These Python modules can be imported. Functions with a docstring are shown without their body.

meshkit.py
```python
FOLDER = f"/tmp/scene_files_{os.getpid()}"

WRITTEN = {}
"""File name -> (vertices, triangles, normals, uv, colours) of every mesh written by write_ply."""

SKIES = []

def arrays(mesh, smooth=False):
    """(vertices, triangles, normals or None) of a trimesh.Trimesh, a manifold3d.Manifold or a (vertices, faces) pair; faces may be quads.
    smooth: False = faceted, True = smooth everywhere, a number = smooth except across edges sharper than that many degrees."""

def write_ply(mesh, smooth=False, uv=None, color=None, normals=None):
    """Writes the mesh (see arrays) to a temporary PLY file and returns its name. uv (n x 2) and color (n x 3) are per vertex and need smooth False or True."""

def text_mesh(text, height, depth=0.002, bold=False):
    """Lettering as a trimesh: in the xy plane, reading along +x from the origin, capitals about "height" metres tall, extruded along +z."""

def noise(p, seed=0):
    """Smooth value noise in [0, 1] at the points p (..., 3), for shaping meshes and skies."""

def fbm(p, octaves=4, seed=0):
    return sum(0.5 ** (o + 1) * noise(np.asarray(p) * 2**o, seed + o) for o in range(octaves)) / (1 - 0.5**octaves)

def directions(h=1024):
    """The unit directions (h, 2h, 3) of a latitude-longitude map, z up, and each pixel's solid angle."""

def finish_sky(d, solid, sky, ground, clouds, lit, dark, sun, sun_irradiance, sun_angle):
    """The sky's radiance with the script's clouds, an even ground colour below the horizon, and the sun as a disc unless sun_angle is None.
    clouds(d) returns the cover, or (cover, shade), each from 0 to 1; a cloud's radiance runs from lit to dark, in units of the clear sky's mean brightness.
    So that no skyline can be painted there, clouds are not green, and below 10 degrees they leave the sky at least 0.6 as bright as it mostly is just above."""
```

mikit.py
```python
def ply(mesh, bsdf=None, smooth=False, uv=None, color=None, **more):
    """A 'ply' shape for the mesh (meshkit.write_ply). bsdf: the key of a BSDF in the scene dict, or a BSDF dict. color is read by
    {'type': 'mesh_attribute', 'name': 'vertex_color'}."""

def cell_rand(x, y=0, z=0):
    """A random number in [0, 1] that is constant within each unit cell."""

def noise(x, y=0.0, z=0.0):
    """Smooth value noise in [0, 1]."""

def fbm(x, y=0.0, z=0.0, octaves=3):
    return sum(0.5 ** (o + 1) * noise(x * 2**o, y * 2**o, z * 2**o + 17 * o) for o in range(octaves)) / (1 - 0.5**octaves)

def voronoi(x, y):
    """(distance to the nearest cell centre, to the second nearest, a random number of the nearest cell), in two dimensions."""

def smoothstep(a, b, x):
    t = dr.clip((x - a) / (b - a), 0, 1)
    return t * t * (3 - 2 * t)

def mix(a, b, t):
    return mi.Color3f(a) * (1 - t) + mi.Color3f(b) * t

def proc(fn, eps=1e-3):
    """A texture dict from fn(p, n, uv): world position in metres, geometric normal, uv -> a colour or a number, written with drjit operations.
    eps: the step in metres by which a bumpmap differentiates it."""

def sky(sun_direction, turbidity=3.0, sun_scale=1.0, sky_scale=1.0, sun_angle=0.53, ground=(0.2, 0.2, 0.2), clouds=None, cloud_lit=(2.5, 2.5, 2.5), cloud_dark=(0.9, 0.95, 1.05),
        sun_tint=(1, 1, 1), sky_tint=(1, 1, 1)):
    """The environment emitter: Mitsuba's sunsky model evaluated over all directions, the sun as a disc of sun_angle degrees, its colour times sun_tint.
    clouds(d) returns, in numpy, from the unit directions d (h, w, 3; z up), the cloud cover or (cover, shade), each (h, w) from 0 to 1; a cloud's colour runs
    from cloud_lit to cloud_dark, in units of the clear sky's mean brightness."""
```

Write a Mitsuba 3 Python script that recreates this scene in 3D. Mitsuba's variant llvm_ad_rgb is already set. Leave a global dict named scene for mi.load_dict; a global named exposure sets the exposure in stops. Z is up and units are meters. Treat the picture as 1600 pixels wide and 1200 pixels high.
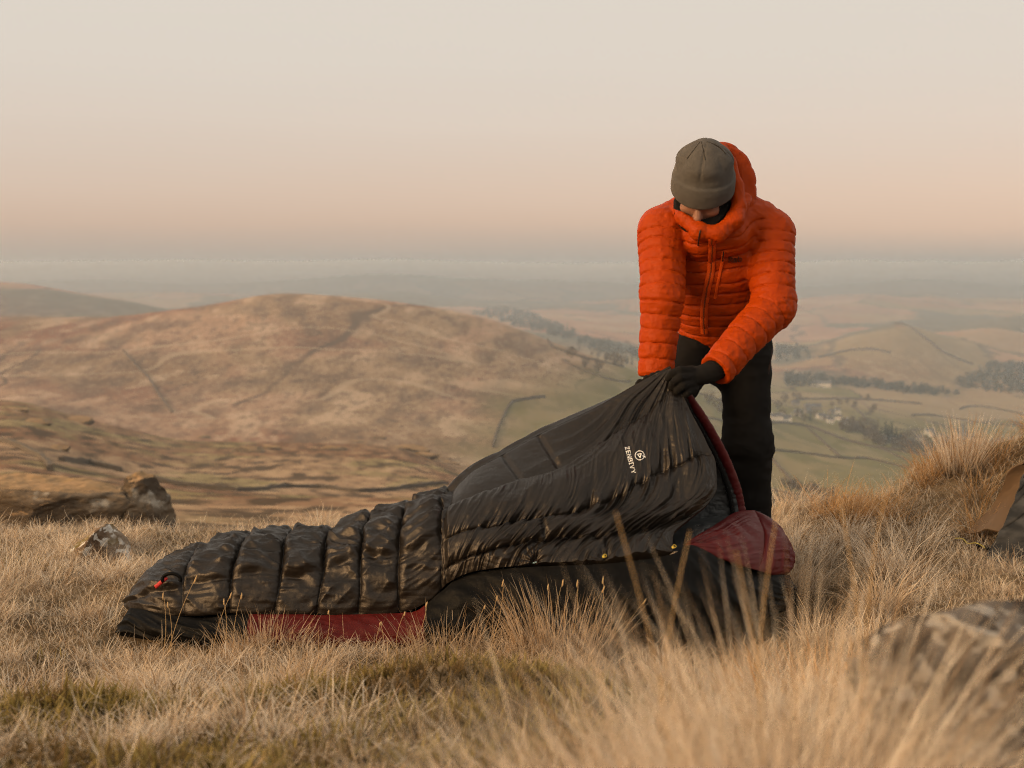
import math
import numpy as np, trimesh, manifold3d
import drjit as dr
import mitsuba as mi
import mikit, meshkit
from mikit import proc, noise, fbm, smoothstep, mix, voronoi
from scipy.interpolate import PchipInterpolator, LinearNDInterpolator, NearestNDInterpolator
from scipy.spatial import cKDTree

T = mi.ScalarTransform4f
# ----------------------------------------------------------------- camera, sky, exposure
F, CX, CY = 2198.0, 800.0, 600.0            # focal length and centre in pixels of a 1600 x 1200 picture
CAM = np.array([0.0, 0.0, 1.23])
PITCH = math.atan(190.0 / F)
cp, sp = math.cos(PITCH), math.sin(PITCH)
scene, labels = {}, {}
scene['camera'] = {'type': 'thinlens', 'fov': 2 * math.degrees(math.atan(800 / F)), 'fov_axis': 'x',
                   'to_world': T().look_at(origin=CAM.tolist(), target=(CAM + [0, cp, -sp]).tolist(), up=[0, 0, 1]),
                   'aperture_radius': 0.0055, 'focus_distance': 4.95, 'near_clip': 0.05, 'far_clip': 90000.0,
                   'medium': {'type': 'ref', 'id': 'haze_air'}}
SUN = (-0.80, -0.52, 0.34)


def clouds(d):
    """An even veil of high haze all round, thicker and duller towards the horizon, with a pink belt between."""
    el = np.degrees(np.arcsin(np.clip(d[..., 2], -1, 1)))
    streak = meshkit.fbm(np.stack([d[..., 0] * 2.2, d[..., 1] * 2.2, el * 0.35], -1), 4, 3) - 0.5
    el = el + streak * 1.5
    shade = np.interp(el, [-1, 0.0, 1.4, 2.9, 5.4, 8.0, 11.0, 90.0], [1.0, 1.0, 0.95, 0.68, 0.22, 0.06, 0.0, 0.0])
    cover = np.interp(el, [-1, 0.0, 0.4, 1.4, 2.9, 5.4, 8.0, 11.0, 30.0, 90.0], [0.86, 0.86, 0.79, 0.66, 0.68, 0.80, 0.90, 0.95, 0.97, 0.97])
    return cover, shade


scene['sky'] = mikit.sky(SUN, turbidity=4, sun_scale=0.31, sky_scale=0.50, sun_angle=38, sun_tint=(1.0, 0.88, 0.74), sky_tint=(2.12, 1.06, 0.70),
                         ground=(0.22, 0.17, 0.12), clouds=clouds, cloud_lit=(1.42, 1.31, 1.15), cloud_dark=(0.78, 0.74, 0.66))
exposure = 3.48
# ----------------------------------------------------------------- helpers


def at(px, py, d):
    """The point at forward distance d that lies in the direction of a pixel of the photograph."""
    px, py, d = np.broadcast_arrays(np.asarray(px, float), np.asarray(py, float), np.asarray(d, float))
    a, b = (px - CX) / F, (CY - py) / F
    t = d / (cp + b * sp)
    return np.stack([t * a, d, CAM[2] + t * (b * cp - sp)], -1)


def zat(py, d):
    return at(CX, py, d)[..., 2]


def bsdf_ref(k):
    return {'type': 'ref', 'id': k}


def put(key, mesh, mat, label=None, cat=None, group=None, kind=None, smooth=40, **kw):
    n = 0
    base = key
    while key in scene:
        n += 1
        key = f'{base}_{n:03d}'
    scene[key] = mikit.ply(mesh, mat, smooth=smooth, **kw)
    tag(key, label, cat, group, kind)
    return key


def tag(key, label=None, cat=None, group=None, kind=None):
    d = {k: v for k, v in (('label', label), ('category', cat), ('group', group), ('kind', kind)) if v}
    if d:
        labels[key] = {**labels.get(key, {}), **d}


used = set()


def thing(name, label, cat, group=None):
    n, key = 0, name
    while key in used or key in scene:
        n += 1
        key = f'{name}_{n:03d}'
    used.add(key)
    tag(key, label, cat, group)
    return key


def grid_faces(nu, nv, wrap_u=False):
    i, j = np.meshgrid(np.arange(nu if wrap_u else nu - 1), np.arange(nv - 1), indexing='ij')
    a, b = i * nv + j, ((i + 1) % nu) * nv + j
    q = np.stack([a, b, b + 1, a + 1], -1).reshape(-1, 4)
    return np.vstack([q[:, [0, 1, 2]], q[:, [0, 2, 3]]])


def tm(v, f):
    return trimesh.Trimesh(np.asarray(v).reshape(-1, 3), f, process=False)


def vnoise(p, freq, seed=0, octaves=3):
    return meshkit.fbm(np.asarray(p) * freq, octaves, seed) - 0.5


def sstep(a, b, x):
    t = np.clip((x - a) / (b - a), 0, 1)
    return t * t * (3 - 2 * t)


def mat(key, color, rough=0.9, bump=None, bump_scale=1.0, spec=0.3, sheen=0.0, **kw):
    b = {'type': 'principled', 'base_color': color if isinstance(color, dict) else {'type': 'rgb', 'value': list(color)}, 'roughness': rough, 'specular': spec, **kw}
    if sheen:
        b['sheen'] = sheen
    if bump is not None:
        b = {'type': 'bumpmap', 'arbitrary': bump, 'scale': bump_scale, 'nested': b}
        b = {'type': 'bumpmap', 'bump_texture': bump, 'scale': bump_scale, 'bsdf_nested': b['nested']}
    scene[key] = {'type': 'twosided', 'bsdf': b}


# ----------------------------------------------------------------- the ground, near and far, as one surface
def bank(x, y):
    """Height of the ground within the first metres: a shelf, a bank rising to the camera, a mound on the right."""
    z = 0.50 * (1 - sstep(1.5, 4.2, y))
    z = z + 0.13 * np.exp(-(((x - 0.62) / 0.42) ** 2 + ((y - 1.75) / 0.75) ** 2))
    z = z + 0.38 * np.exp(-(((x - 2.75) / np.where(x < 2.75, 0.86, 0.62)) ** 2 + ((y - 6.6) / 0.55) ** 2))
    z = z + 0.10 * np.exp(-(((x + 0.15) / 0.42) ** 2 + ((y - 3.25) / 0.3) ** 2)) + 0.05 * np.exp(-(((x + 1.05) / 0.25) ** 2 + ((y - 3.05) / 0.25) ** 2))
    z = z - 0.05 * sstep(5.4, 6.2, y) * sstep(-1.0, -1.5, x) + 0.05 * sstep(0.9, 1.5, x) * sstep(4.3, 5.2, y)
    z = z - 0.05 * sstep(5.3, 6.0, y) * sstep(1.6, 1.0, x) + 0.03 * np.exp(-(((x + 2.2) / 0.9) ** 2 + ((y - 6.0) / 0.8) ** 2))
    p = np.stack([x, y, 0 * x], -1)
    z = z + 0.10 * vnoise(p, 1.3, 5, 3) + 0.05 * vnoise(p, 5.0, 6, 3)
    z = z - 0.12 * np.exp(-(((y - 4.75) / 0.35) ** 2)) * sstep(1.5, 1.1, np.abs(x + 0.15)) * 0.35
    return z


NX = [-900, 0, 150, 300, 450, 600, 750, 900, 1050, 1200, 1350, 1400, 1450, 1500, 1600, 2400]
NODES = [  # forward distance, picture rows of the surface there, one per column of NX
    (40, [812, 812, 815, 832, 838, 838, 838, 838, 838, 838, 838, 838, 838, 838, 838, 838]),
    (130, [766, 766, 768, 778, 783, 786, 792, 802, 810, 815, 815, 815, 815, 815, 815, 815]),
    (300, [690, 690, 722, 748, 758, 765, 772, 792, 802, 808, 808, 808, 808, 808, 806, 800]),
    (520, [612, 626, 660, 689, 692, 697, 745, 790, 800, 803, 803, 803, 803, 803, 800, 790]),
    (680, [640, 650, 680, 704, 712, 716, 752, 785, 794, 797, 797, 797, 797, 797, 796, 790]),
    (850, [648, 648, 668, 688, 694, 704, 728, 750, 768, 780, 784, 785, 787, 788, 786, 780]),
    (1080, [596, 598, 606, 618, 626, 636, 655, 672, 694, 722, 736, 741, 746, 752, 756, 760]),
    (1500, [498, 495, 496, 480, 459, 470, 496, 550, 604, 662, 697, 704, 712, 722, 732, 745]),
    (1900, [535, 535, 540, 535, 520, 532, 540, 572, 606, 634, 656, 665, 672, 682, 690, 700]),
    (2600, [500, 505, 520, 530, 530, 532, 538, 550, 570, 592, 604, 608, 612, 616, 618, 622]),
    (3400, [434, 440, 462, 489, 505, 512, 516, 524, 540, 556, 516, 507, 519, 542, 568, 580]),
    (4300, [462, 464, 476, 496, 496, 500, 504, 508, 524, 536, 524, 520, 518, 512, 492, 470]),
    (5500, [462, 466, 476, 484, 482, 474, 482, 490, 496, 492, 488, 490, 489, 492, 490, 490]),
    (7000, [462, 460, 458, 456, 464, 455, 468, 470, 461, 470, 461, 462, 460, 466, 464, 458]),
    (8000, [474, 474, 474, 474, 475, 474, 476, 476, 474, 476, 474, 474, 474, 476, 474, 474]),
    (9500, [440, 441, 437, 444, 438, 427, 437, 441, 446, 449, 443, 440, 438, 440, 446, 442]),
    (11500, [449, 449, 449, 450, 449, 447, 449, 450, 450, 451, 450, 449, 449, 449, 450, 450]),
    (14000, [410, 409, 408, 406, 408, 405, 409, 412, 408, 411, 406, 409, 407, 410, 407, 411]),
    (19000, [413] * 16), (26000, [412.5] * 16), (60000, [411] * 16)]
ND = np.array([n[0] for n in NODES], float)
NY = np.array([n[1] for n in NODES], float)
NTAN = (np.array(NX) - CX) / F
ycol = PchipInterpolator(NTAN, NY, axis=1)


def edge_of(x):
    return 5.95 + 0.30 * (meshkit.noise(np.stack([x * 0.9, 0 * x, 0 * x + 3], -1), 9) - 0.5) + 1.15 * sstep(1.35, 2.2, x) + 0.45 * sstep(-1.2, -2.0, x)


def height(phi, r, tanphi=None):
    """Height of the land at azimuth phi (0 ahead, positive right) and distance r along it, for one azimuth and many r."""
    x, y = r * math.sin(phi), r * math.cos(phi)
    yn = np.minimum(y, 7.2)
    near = bank(x, yn)
    d = np.maximum(r * max(math.cos(phi), 0.55), 1e-3)
    tp = np.clip(math.tan(phi) if abs(phi) < 1.35 else math.copysign(4, phi), NTAN[0], NTAN[-1])
    rows = ycol(tp)
    zn = zat(rows, ND)
    prof = PchipInterpolator(np.log(np.concatenate([[6.2, 9.5], ND])), np.concatenate([[0.25, -1.25], zn]))
    far = prof(np.log(np.clip(d, 6.2, 59000)))
    e = float(edge_of(np.array([math.tan(np.clip(phi, -1, 1)) * 6.8]))[0])
    w = sstep(e - 0.35, e + 1.0, d)
    z = near * (1 - w) + np.where(d < 2500, np.minimum(far, near), far) * w
    # relief of its own at every scale beyond the shelf
    p = np.stack([x, y, 0 * x], -1)
    big = np.clip((d - 9) / 30, 0, 1)
    amp = 0.0045 * np.minimum(d, 3500) ** 0.93
    big = big * sstep(11000, 6000, d)
    z = z + big * (amp * 0.6 * vnoise(p, 1 / 160.0, 21, 4) * sstep(60, 600, d) + 0.9 * sstep(20, 60, d) * vnoise(p, 1 / 14.0, 22, 4) + 0.35 * vnoise(p, 1 / 2.6, 23, 3) * sstep(500, 60, d))
    z = z + 70 * vnoise(p, 1 / 2300.0, 35, 4) * sstep(6500, 9000, d) * sstep(11500, 10000, d) + 16 * vnoise(p, 1 / 3000.0, 36, 4) * sstep(12500, 13800, d) * sstep(19000, 15000, d)
    z = z + sstep(3000, 7000, d) * sstep(16000, 9000, d) * 45 * vnoise(p, 1 / 1400.0, 31, 4)
    return z


phis = np.radians(np.concatenate([np.arange(-180, -36, 6.0), np.linspace(-36, -25, 24, endpoint=False), np.linspace(-25, 25, 720), np.linspace(25, 36, 24)[1:], np.arange(42, 180, 6.0), [180.0]]))
radii = np.concatenate([np.linspace(0.02, 1.2, 12, endpoint=False), np.linspace(1.2, 7.2, 200, endpoint=False), np.geomspace(7.2, 60000, 620)])
R_near, R_mid = 211, int(np.searchsorted(radii, 680))
zz = np.array([height(p, radii) for p in phis])
PP, RR = np.meshgrid(phis, radii, indexing='ij')
land = np.stack([RR * np.sin(PP), RR * np.cos(PP), zz], -1)


def ground_z(x, y):
    """Height of the land under (x, y), read back from the surface that was built."""
    x, y = np.asarray(x, float), np.asarray(y, float)
    ph, r = np.arctan2(x, y), np.hypot(x, y)
    i = np.clip(np.searchsorted(phis, ph) - 1, 0, len(phis) - 2)
    j = np.clip(np.searchsorted(radii, r) - 1, 0, len(radii) - 2)
    u = (ph - phis[i]) / (phis[i + 1] - phis[i])
    v = np.clip((r - radii[j]) / (radii[j + 1] - radii[j]), 0, 1)
    return zz[i, j] * (1 - u) * (1 - v) + zz[i + 1, j] * u * (1 - v) + zz[i, j + 1] * (1 - u) * v + zz[i + 1, j + 1] * u * v


def on_land(px, d):
    """The point of the land at forward distance d in the column px."""
    x = (np.asarray(px, float) - CX) / F * np.asarray(d, float)
    d = np.asarray(d, float) + 0 * x
    return np.stack([x, d, ground_z(x, d)], -1)


def see(px, py, dmin=3.0, dmax=30000.0):
    """The first point of the land beyond dmin that is seen in a pixel's direction (used to survey where things stand)."""
    ds = np.geomspace(dmin, dmax, 1500)
    p = at(px, py, ds)
    g = ground_z(p[:, 0], p[:, 1])
    k = np.argmax(g > p[:, 2]) if (g > p[:, 2]).any() else len(ds) - 1
    return np.array([p[k, 0], p[k, 1], g[k]])


def thatch(p, n, uv):
    a = fbm(p.x * 9, p.y * 9, p.z * 9, 4)
    b = noise(p.x * 60, p.y * 60, p.z * 60)
    c = mix((0.07, 0.048, 0.026), (0.17, 0.12, 0.07), smoothstep(0.3, 0.7, a))
    return mix(c, (0.05, 0.035, 0.02), smoothstep(0.55, 0.9, b) * 0.7)


def moor(p, n, uv):
    """Rough grazing: bleached grass, rust bracken, green flushes, dark heather, in patches of every size."""
    wx, wy = 9 * fbm(p.x / 21, p.y / 21, 1, 3), 9 * fbm(p.x / 21, p.y / 21, 8, 3)
    a = fbm(p.x / 60 + 3, p.y / 95 + 7, 0, 4)
    b = fbm((p.x + wx) / 16 + 30, (p.y + wy) / 34 + 7, 0, 5)
    f = fbm((p.x + wx * 0.3) / 3.2, (p.y + wy * 0.3) / 7.5, p.z / 3, 5)
    g = fbm(p.x * 0.9, p.y * 0.5, p.z * 0.9, 4)
    c = mix((0.235, 0.158, 0.100), (0.150, 0.086, 0.052), smoothstep(0.40, 0.60, a))
    c = mix(c, (0.165, 0.14, 0.07), smoothstep(0.50, 0.66, b) * 0.75)
    c = mix(c, (0.055, 0.041, 0.029), smoothstep(0.49, 0.63, f) * 0.9)
    c = mix(c, (0.37, 0.27, 0.17), smoothstep(0.44, 0.30, f) * 0.45)
    return mix(c, (0.065, 0.05, 0.036), smoothstep(0.56, 0.74, g) * 0.65)


def hillc(p, n, uv):
    wx, wy = 60 * (fbm(p.x / 130, p.y / 130, 1, 3) - 0.5), 90 * (fbm(p.x / 130, p.y / 130, 8, 3) - 0.5)
    a = fbm((p.x + wx) / 300 + 13, (p.y + wy) / 380 + 5, p.z / 120, 4)
    b = fbm((p.x + wx) / 95 + 41, (p.y + wy) / 230 + 3, p.z / 30, 5)
    f = fbm((p.x + wx * 0.4) / 21, (p.y + wy * 0.4) / 62, p.z / 12, 5)
    g = fbm(p.x / 5.5, p.y / 15, p.z / 4, 4)
    c = mix((0.268, 0.172, 0.115), (0.168, 0.080, 0.048), smoothstep(0.43, 0.55, a))
    c = mix(c, (0.200, 0.150, 0.092), smoothstep(0.46, 0.58, b) * 0.6)
    c = mix(c, (0.085, 0.056, 0.040), smoothstep(0.50, 0.68, f) * 0.65)
    c = mix(c, (0.40, 0.30, 0.215), smoothstep(0.47, 0.32, f) * 0.55)
    c = mix(c, (0.075, 0.052, 0.038), smoothstep(0.50, 0.72, g) * 0.55)
    k = fbm(p.x / 2.4, p.y / 6.0, p.z / 2, 3)
    c = mix(c, (0.10, 0.068, 0.046), smoothstep(0.50, 0.70, k) * 0.35)
    c = mix(c, (0.40, 0.31, 0.225), smoothstep(0.48, 0.32, k) * 0.22)
    # gullies and sheep tracks
    u1 = fbm((p.x + wx * 1.2) / 150 + 2, p.y / 900, 2, 3)
    c = mix(c, (0.085, 0.062, 0.046), smoothstep(0.016, 0.004, dr.abs(u1 - 0.5)) * 0.9 * smoothstep(0.4, 0.6, fbm(p.x / 80, p.y / 160, 5, 3)))
    u2 = fbm(p.x / 420 + 6, (p.y + wy) / 170, 2, 3)
    c = mix(c, (0.36, 0.28, 0.20), smoothstep(0.010, 0.002, dr.abs(u2 - 0.52)) * 0.5)
    # enclosed pasture on the valley floor to the right of the fell
    e = p.x - 0.02 * p.y
    low = smoothstep(-95, -118, p.z + 14 * (fbm(p.x / 120, p.y / 120, 4, 3) - 0.5)) * smoothstep(-80, 10, e + 60 * (fbm(p.x / 60, p.y / 60, 9, 3) - 0.5)) * smoothstep(2900, 2500, p.y)
    d1, d2, w = voronoi(p.x / 210 + 0.3, p.y / 290 + 0.6)
    past = mix((0.095, 0.090, 0.040), (0.150, 0.130, 0.066), w)
    past = mix(past, (0.18, 0.145, 0.085), smoothstep(0.48, 0.70, fbm(p.x / 35, p.y / 90, 0, 5)) * 0.7)
    past = mix(past, (0.10, 0.092, 0.05), smoothstep(0.52, 0.72, fbm(p.x / 14, p.y / 40, 3, 4)) * 0.5)
    e1, e2, w2 = voronoi(p.x / 130 + 5 + wx / 300, p.y / 260 + 2 + wy / 500)
    hedge = smoothstep(0.06, 0.02, e2 - e1) * smoothstep(1600, 1900, p.y)
    past = mix(past, (0.040, 0.036, 0.028), hedge * 0.95)
    past = mix(past, (0.24, 0.175, 0.115), smoothstep(1900, 2300, p.y) * smoothstep(0.42, 0.55, w2) * 0.7)
    c = mix(c, past, low)
    far = smoothstep(2300, 3200, p.y)
    d1, d2, w = voronoi(p.x / 420 + 9 + wx / 250, p.y / 900 + wy / 400)
    fc = mix((0.19, 0.15, 0.085), (0.33, 0.205, 0.135), w)
    fc = mix(fc, (0.24, 0.125, 0.085), smoothstep(0.5, 0.62, fbm(p.x / 300, p.y / 520, 7, 4)) * 0.7)
    fc = mix(fc, (0.085, 0.088, 0.072), smoothstep(0.54, 0.60, fbm(p.x / 420, p.y / 900, 3, 5)))
    fc = mix(fc, (0.07, 0.065, 0.05), smoothstep(0.05, 0.02, d2 - d1) * 0.7)
    c = mix(c, fc, far * 0.85)
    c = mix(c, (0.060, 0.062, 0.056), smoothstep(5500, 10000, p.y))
    return mix(c, (0.54, 0.53, 0.51), smoothstep(11500, 13800, p.y))      # paleness painted into the last ranges to smooth the denoised skyline


mat('ground_thatch', proc(thatch), 1.0, spec=0.05)
mat('moorland', proc(moor), 1.0, spec=0.05)
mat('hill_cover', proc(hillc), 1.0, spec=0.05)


def land_part(j0, j1):
    return tm(land[:, j0:j1 + 1], grid_faces(len(phis), j1 - j0 + 1))


put('ground', land_part(0, R_near), 'ground_thatch', 'thatched peaty ground of the grassy shelf where the person stands', kind='structure', smooth=True)
put('hillside', land_part(R_near, R_mid), 'moorland', 'rust and straw coloured moorland slope dropping away behind the grassy shelf', kind='structure', smooth=True)
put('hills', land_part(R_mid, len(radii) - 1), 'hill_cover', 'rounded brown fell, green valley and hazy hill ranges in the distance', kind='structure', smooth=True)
LOWEST, TOP = float(zz.min()), max(float(zz.max()), 2.0) + 4.0
scene['haze_air'] = {'type': 'homogeneous', 'albedo': {'type': 'rgb', 'value': [0.80, 0.885, 0.945]}, 'phase': {'type': 'hg', 'g': 0.6}, 'sigma_t': {'type': 'rgb', 'value': [2.0e-4, 2.06e-4, 2.12e-4]}}
scene['clear_air'] = {'type': 'null'}
scene['haze'] = {'type': 'cube', 'to_world': T().translate([0, 0, (LOWEST - 1 + TOP) / 2]).scale([61000, 61000, (TOP - LOWEST + 1) / 2]), 'bsdf': bsdf_ref('clear_air'), 'interior': bsdf_ref('haze_air')}
tag('haze', 'pale dusk haze filling the valley', None, None, 'stuff')
# ----------------------------------------------------------------- soft shapes as distance fields
def surface_net(f, lo, hi, h, polish=3):
    """The zero surface of f (negative inside) as a mesh."""
    ax = [np.arange(lo[k], hi[k] + h, h) for k in range(3)]
    n = [len(a) for a in ax]
    G = np.stack(np.meshgrid(*ax, indexing='ij'), -1).reshape(-1, 3)
    val = np.concatenate([f(c) for c in np.array_split(G, max(1, len(G) // 200000))]).reshape(n)
    neg = val < 0
    acc = np.zeros([k - 1 for k in n] + [3])
    cnt = np.zeros([k - 1 for k in n])
    base = np.stack(np.meshgrid(*[np.arange(k) for k in n], indexing='ij'), -1).astype(float)
    edges = []
    for a in range(3):
        s0, s1 = [slice(None)] * 3, [slice(None)] * 3
        s0[a], s1[a] = slice(0, -1), slice(1, None)
        s0, s1 = tuple(s0), tuple(s1)
        cross = neg[s0] != neg[s1]
        idx = np.argwhere(cross)
        va, vb = val[s0][cross], val[s1][cross]
        p = idx.astype(float)
        p[:, a] += va / (va - vb)
        b, c = (a + 1) % 3, (a + 2) % 3
        for ob in (0, -1):
            for oc in (0, -1):
                q = idx.copy()
                q[:, b] += ob
                q[:, c] += oc
                ok = np.all((q >= 0) & (q < np.array(acc.shape[:3])), 1)
                np.add.at(acc, tuple(q[ok].T), p[ok])
                np.add.at(cnt, tuple(q[ok].T), 1)
        edges.append((a, idx, neg[s0][cross]))
    has = cnt > 0
    num = -np.ones(has.shape, int)
    num[has] = np.arange(has.sum())
    V = np.array(lo) + h * acc[has] / cnt[has][:, None]
    faces = []
    for a, idx, inside in edges:
        b, c = (a + 1) % 3, (a + 2) % 3
        ring = []
        for ob, oc in ((0, 0), (-1, 0), (-1, -1), (0, -1)):
            q = idx.copy()
            q[:, b] += ob
            q[:, c] += oc
            ring.append(q)
        ok = np.all([np.all((q >= 0) & (q < np.array(has.shape)), 1) for q in ring], 0)
        quad = np.stack([num[tuple(q[ok].T)] for q in ring], -1)
        quad = np.where(inside[ok][:, None], quad, quad[:, ::-1])
        faces.append(quad)
    Q = np.vstack(faces)
    for _ in range(polish):
        e = h * 0.25
        f0 = f(V)
        g = np.stack([(f(V + np.eye(3)[k] * e) - f(V - np.eye(3)[k] * e)) / (2 * e) for k in range(3)], -1)
        step = (f0 / np.maximum((g * g).sum(-1), 0.15))[:, None] * g
        V = V - np.clip(step, -0.5 * h, 0.5 * h)
    return tm(V, np.vstack([Q[:, [0, 1, 2]], Q[:, [0, 2, 3]]]))


def chain(p, pts, rad, squash=None, k=0.0):
    """(distance to a tapering chain of capsules, length along it of the nearest point)."""
    pts, rad = np.asarray(pts, float), np.asarray(rad, float)
    if squash is not None:
        p, pts = p / squash, pts / squash
    best, s, at_len = None, None, 0.0
    for a, b, ra, rb in zip(pts[:-1], pts[1:], rad[:-1], rad[1:]):
        ab = b - a
        L = np.linalg.norm(ab)
        t = np.clip((p - a) @ ab / L ** 2, 0, 1)
        d = np.linalg.norm(p - a - t[:, None] * ab, axis=1) - (ra + (rb - ra) * t)
        si = at_len + t * L
        if best is None:
            best, s = d, si
        else:
            s = np.where(d < best, si, s)
            best = smin(best, d, k) if k else np.minimum(best, d)
        at_len += L
    if squash is not None:
        best = best * float(np.min(squash))
    return best, s


def smin(a, b, k):
    h = np.clip(0.5 + 0.5 * (b - a) / k, 0, 1)
    return b + (a - b) * h - k * h * (1 - h)


def smax(a, b, k):
    return -smin(-a, -b, k)


def ell(p, c, r, frame=None):
    q = p - c
    if frame is not None:
        q = q @ frame
    r = np.asarray(r, float)
    k0 = np.linalg.norm(q / r, axis=1)
    k1 = np.linalg.norm(q / r ** 2, axis=1)
    return k0 * (k0 - 1) / np.maximum(k1, 1e-9)


def pillow(s):
    t = np.abs(2 * (s - np.floor(s)) - 1)
    return np.sqrt(np.maximum(1 - t ** 6.0, 0.0))


def hit(f, px, py, d0, d1, n=400):
    """Where the ray of a pixel first enters f < 0 between two distances."""
    ds = np.linspace(d0, d1, n)
    p = at(px, py, ds)
    v = f(p)
    k = int(np.argmax(v < 0)) if (v < 0).any() else int(np.argmin(v))
    return p[k]


def normal_of(f, p, e=0.004):
    g = np.stack([f(p + np.eye(3)[k] * e) - f(p - np.eye(3)[k] * e) for k in range(3)], -1)
    return g / np.linalg.norm(g, axis=1, keepdims=True)


def displaced(m, amount):
    return tm(np.asarray(m.vertices) + np.asarray(m.vertex_normals) * amount[:, None], m.faces)


def ribbon(points, normals, width, thick=0.003, sides=None):
    """A low raised band along points that lie on a surface."""
    P, N = np.asarray(points, float), np.asarray(normals, float)
    t = np.gradient(P, axis=0)
    t /= np.linalg.norm(t, axis=1, keepdims=True)
    b = np.cross(t, N)
    b /= np.linalg.norm(b, axis=1, keepdims=True)
    w = np.broadcast_to(np.asarray(width, float), (len(P),))[:, None] / 2
    prof = [(-1.0, -0.004), (-0.9, thick * 0.8), (-0.3, thick), (0.3, thick), (0.9, thick * 0.8), (1.0, -0.004)]
    V = np.stack([P + b * w * u + N * h for u, h in prof], 1)
    f = grid_faces(len(P), len(prof))
    return tm(V, f)


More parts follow.
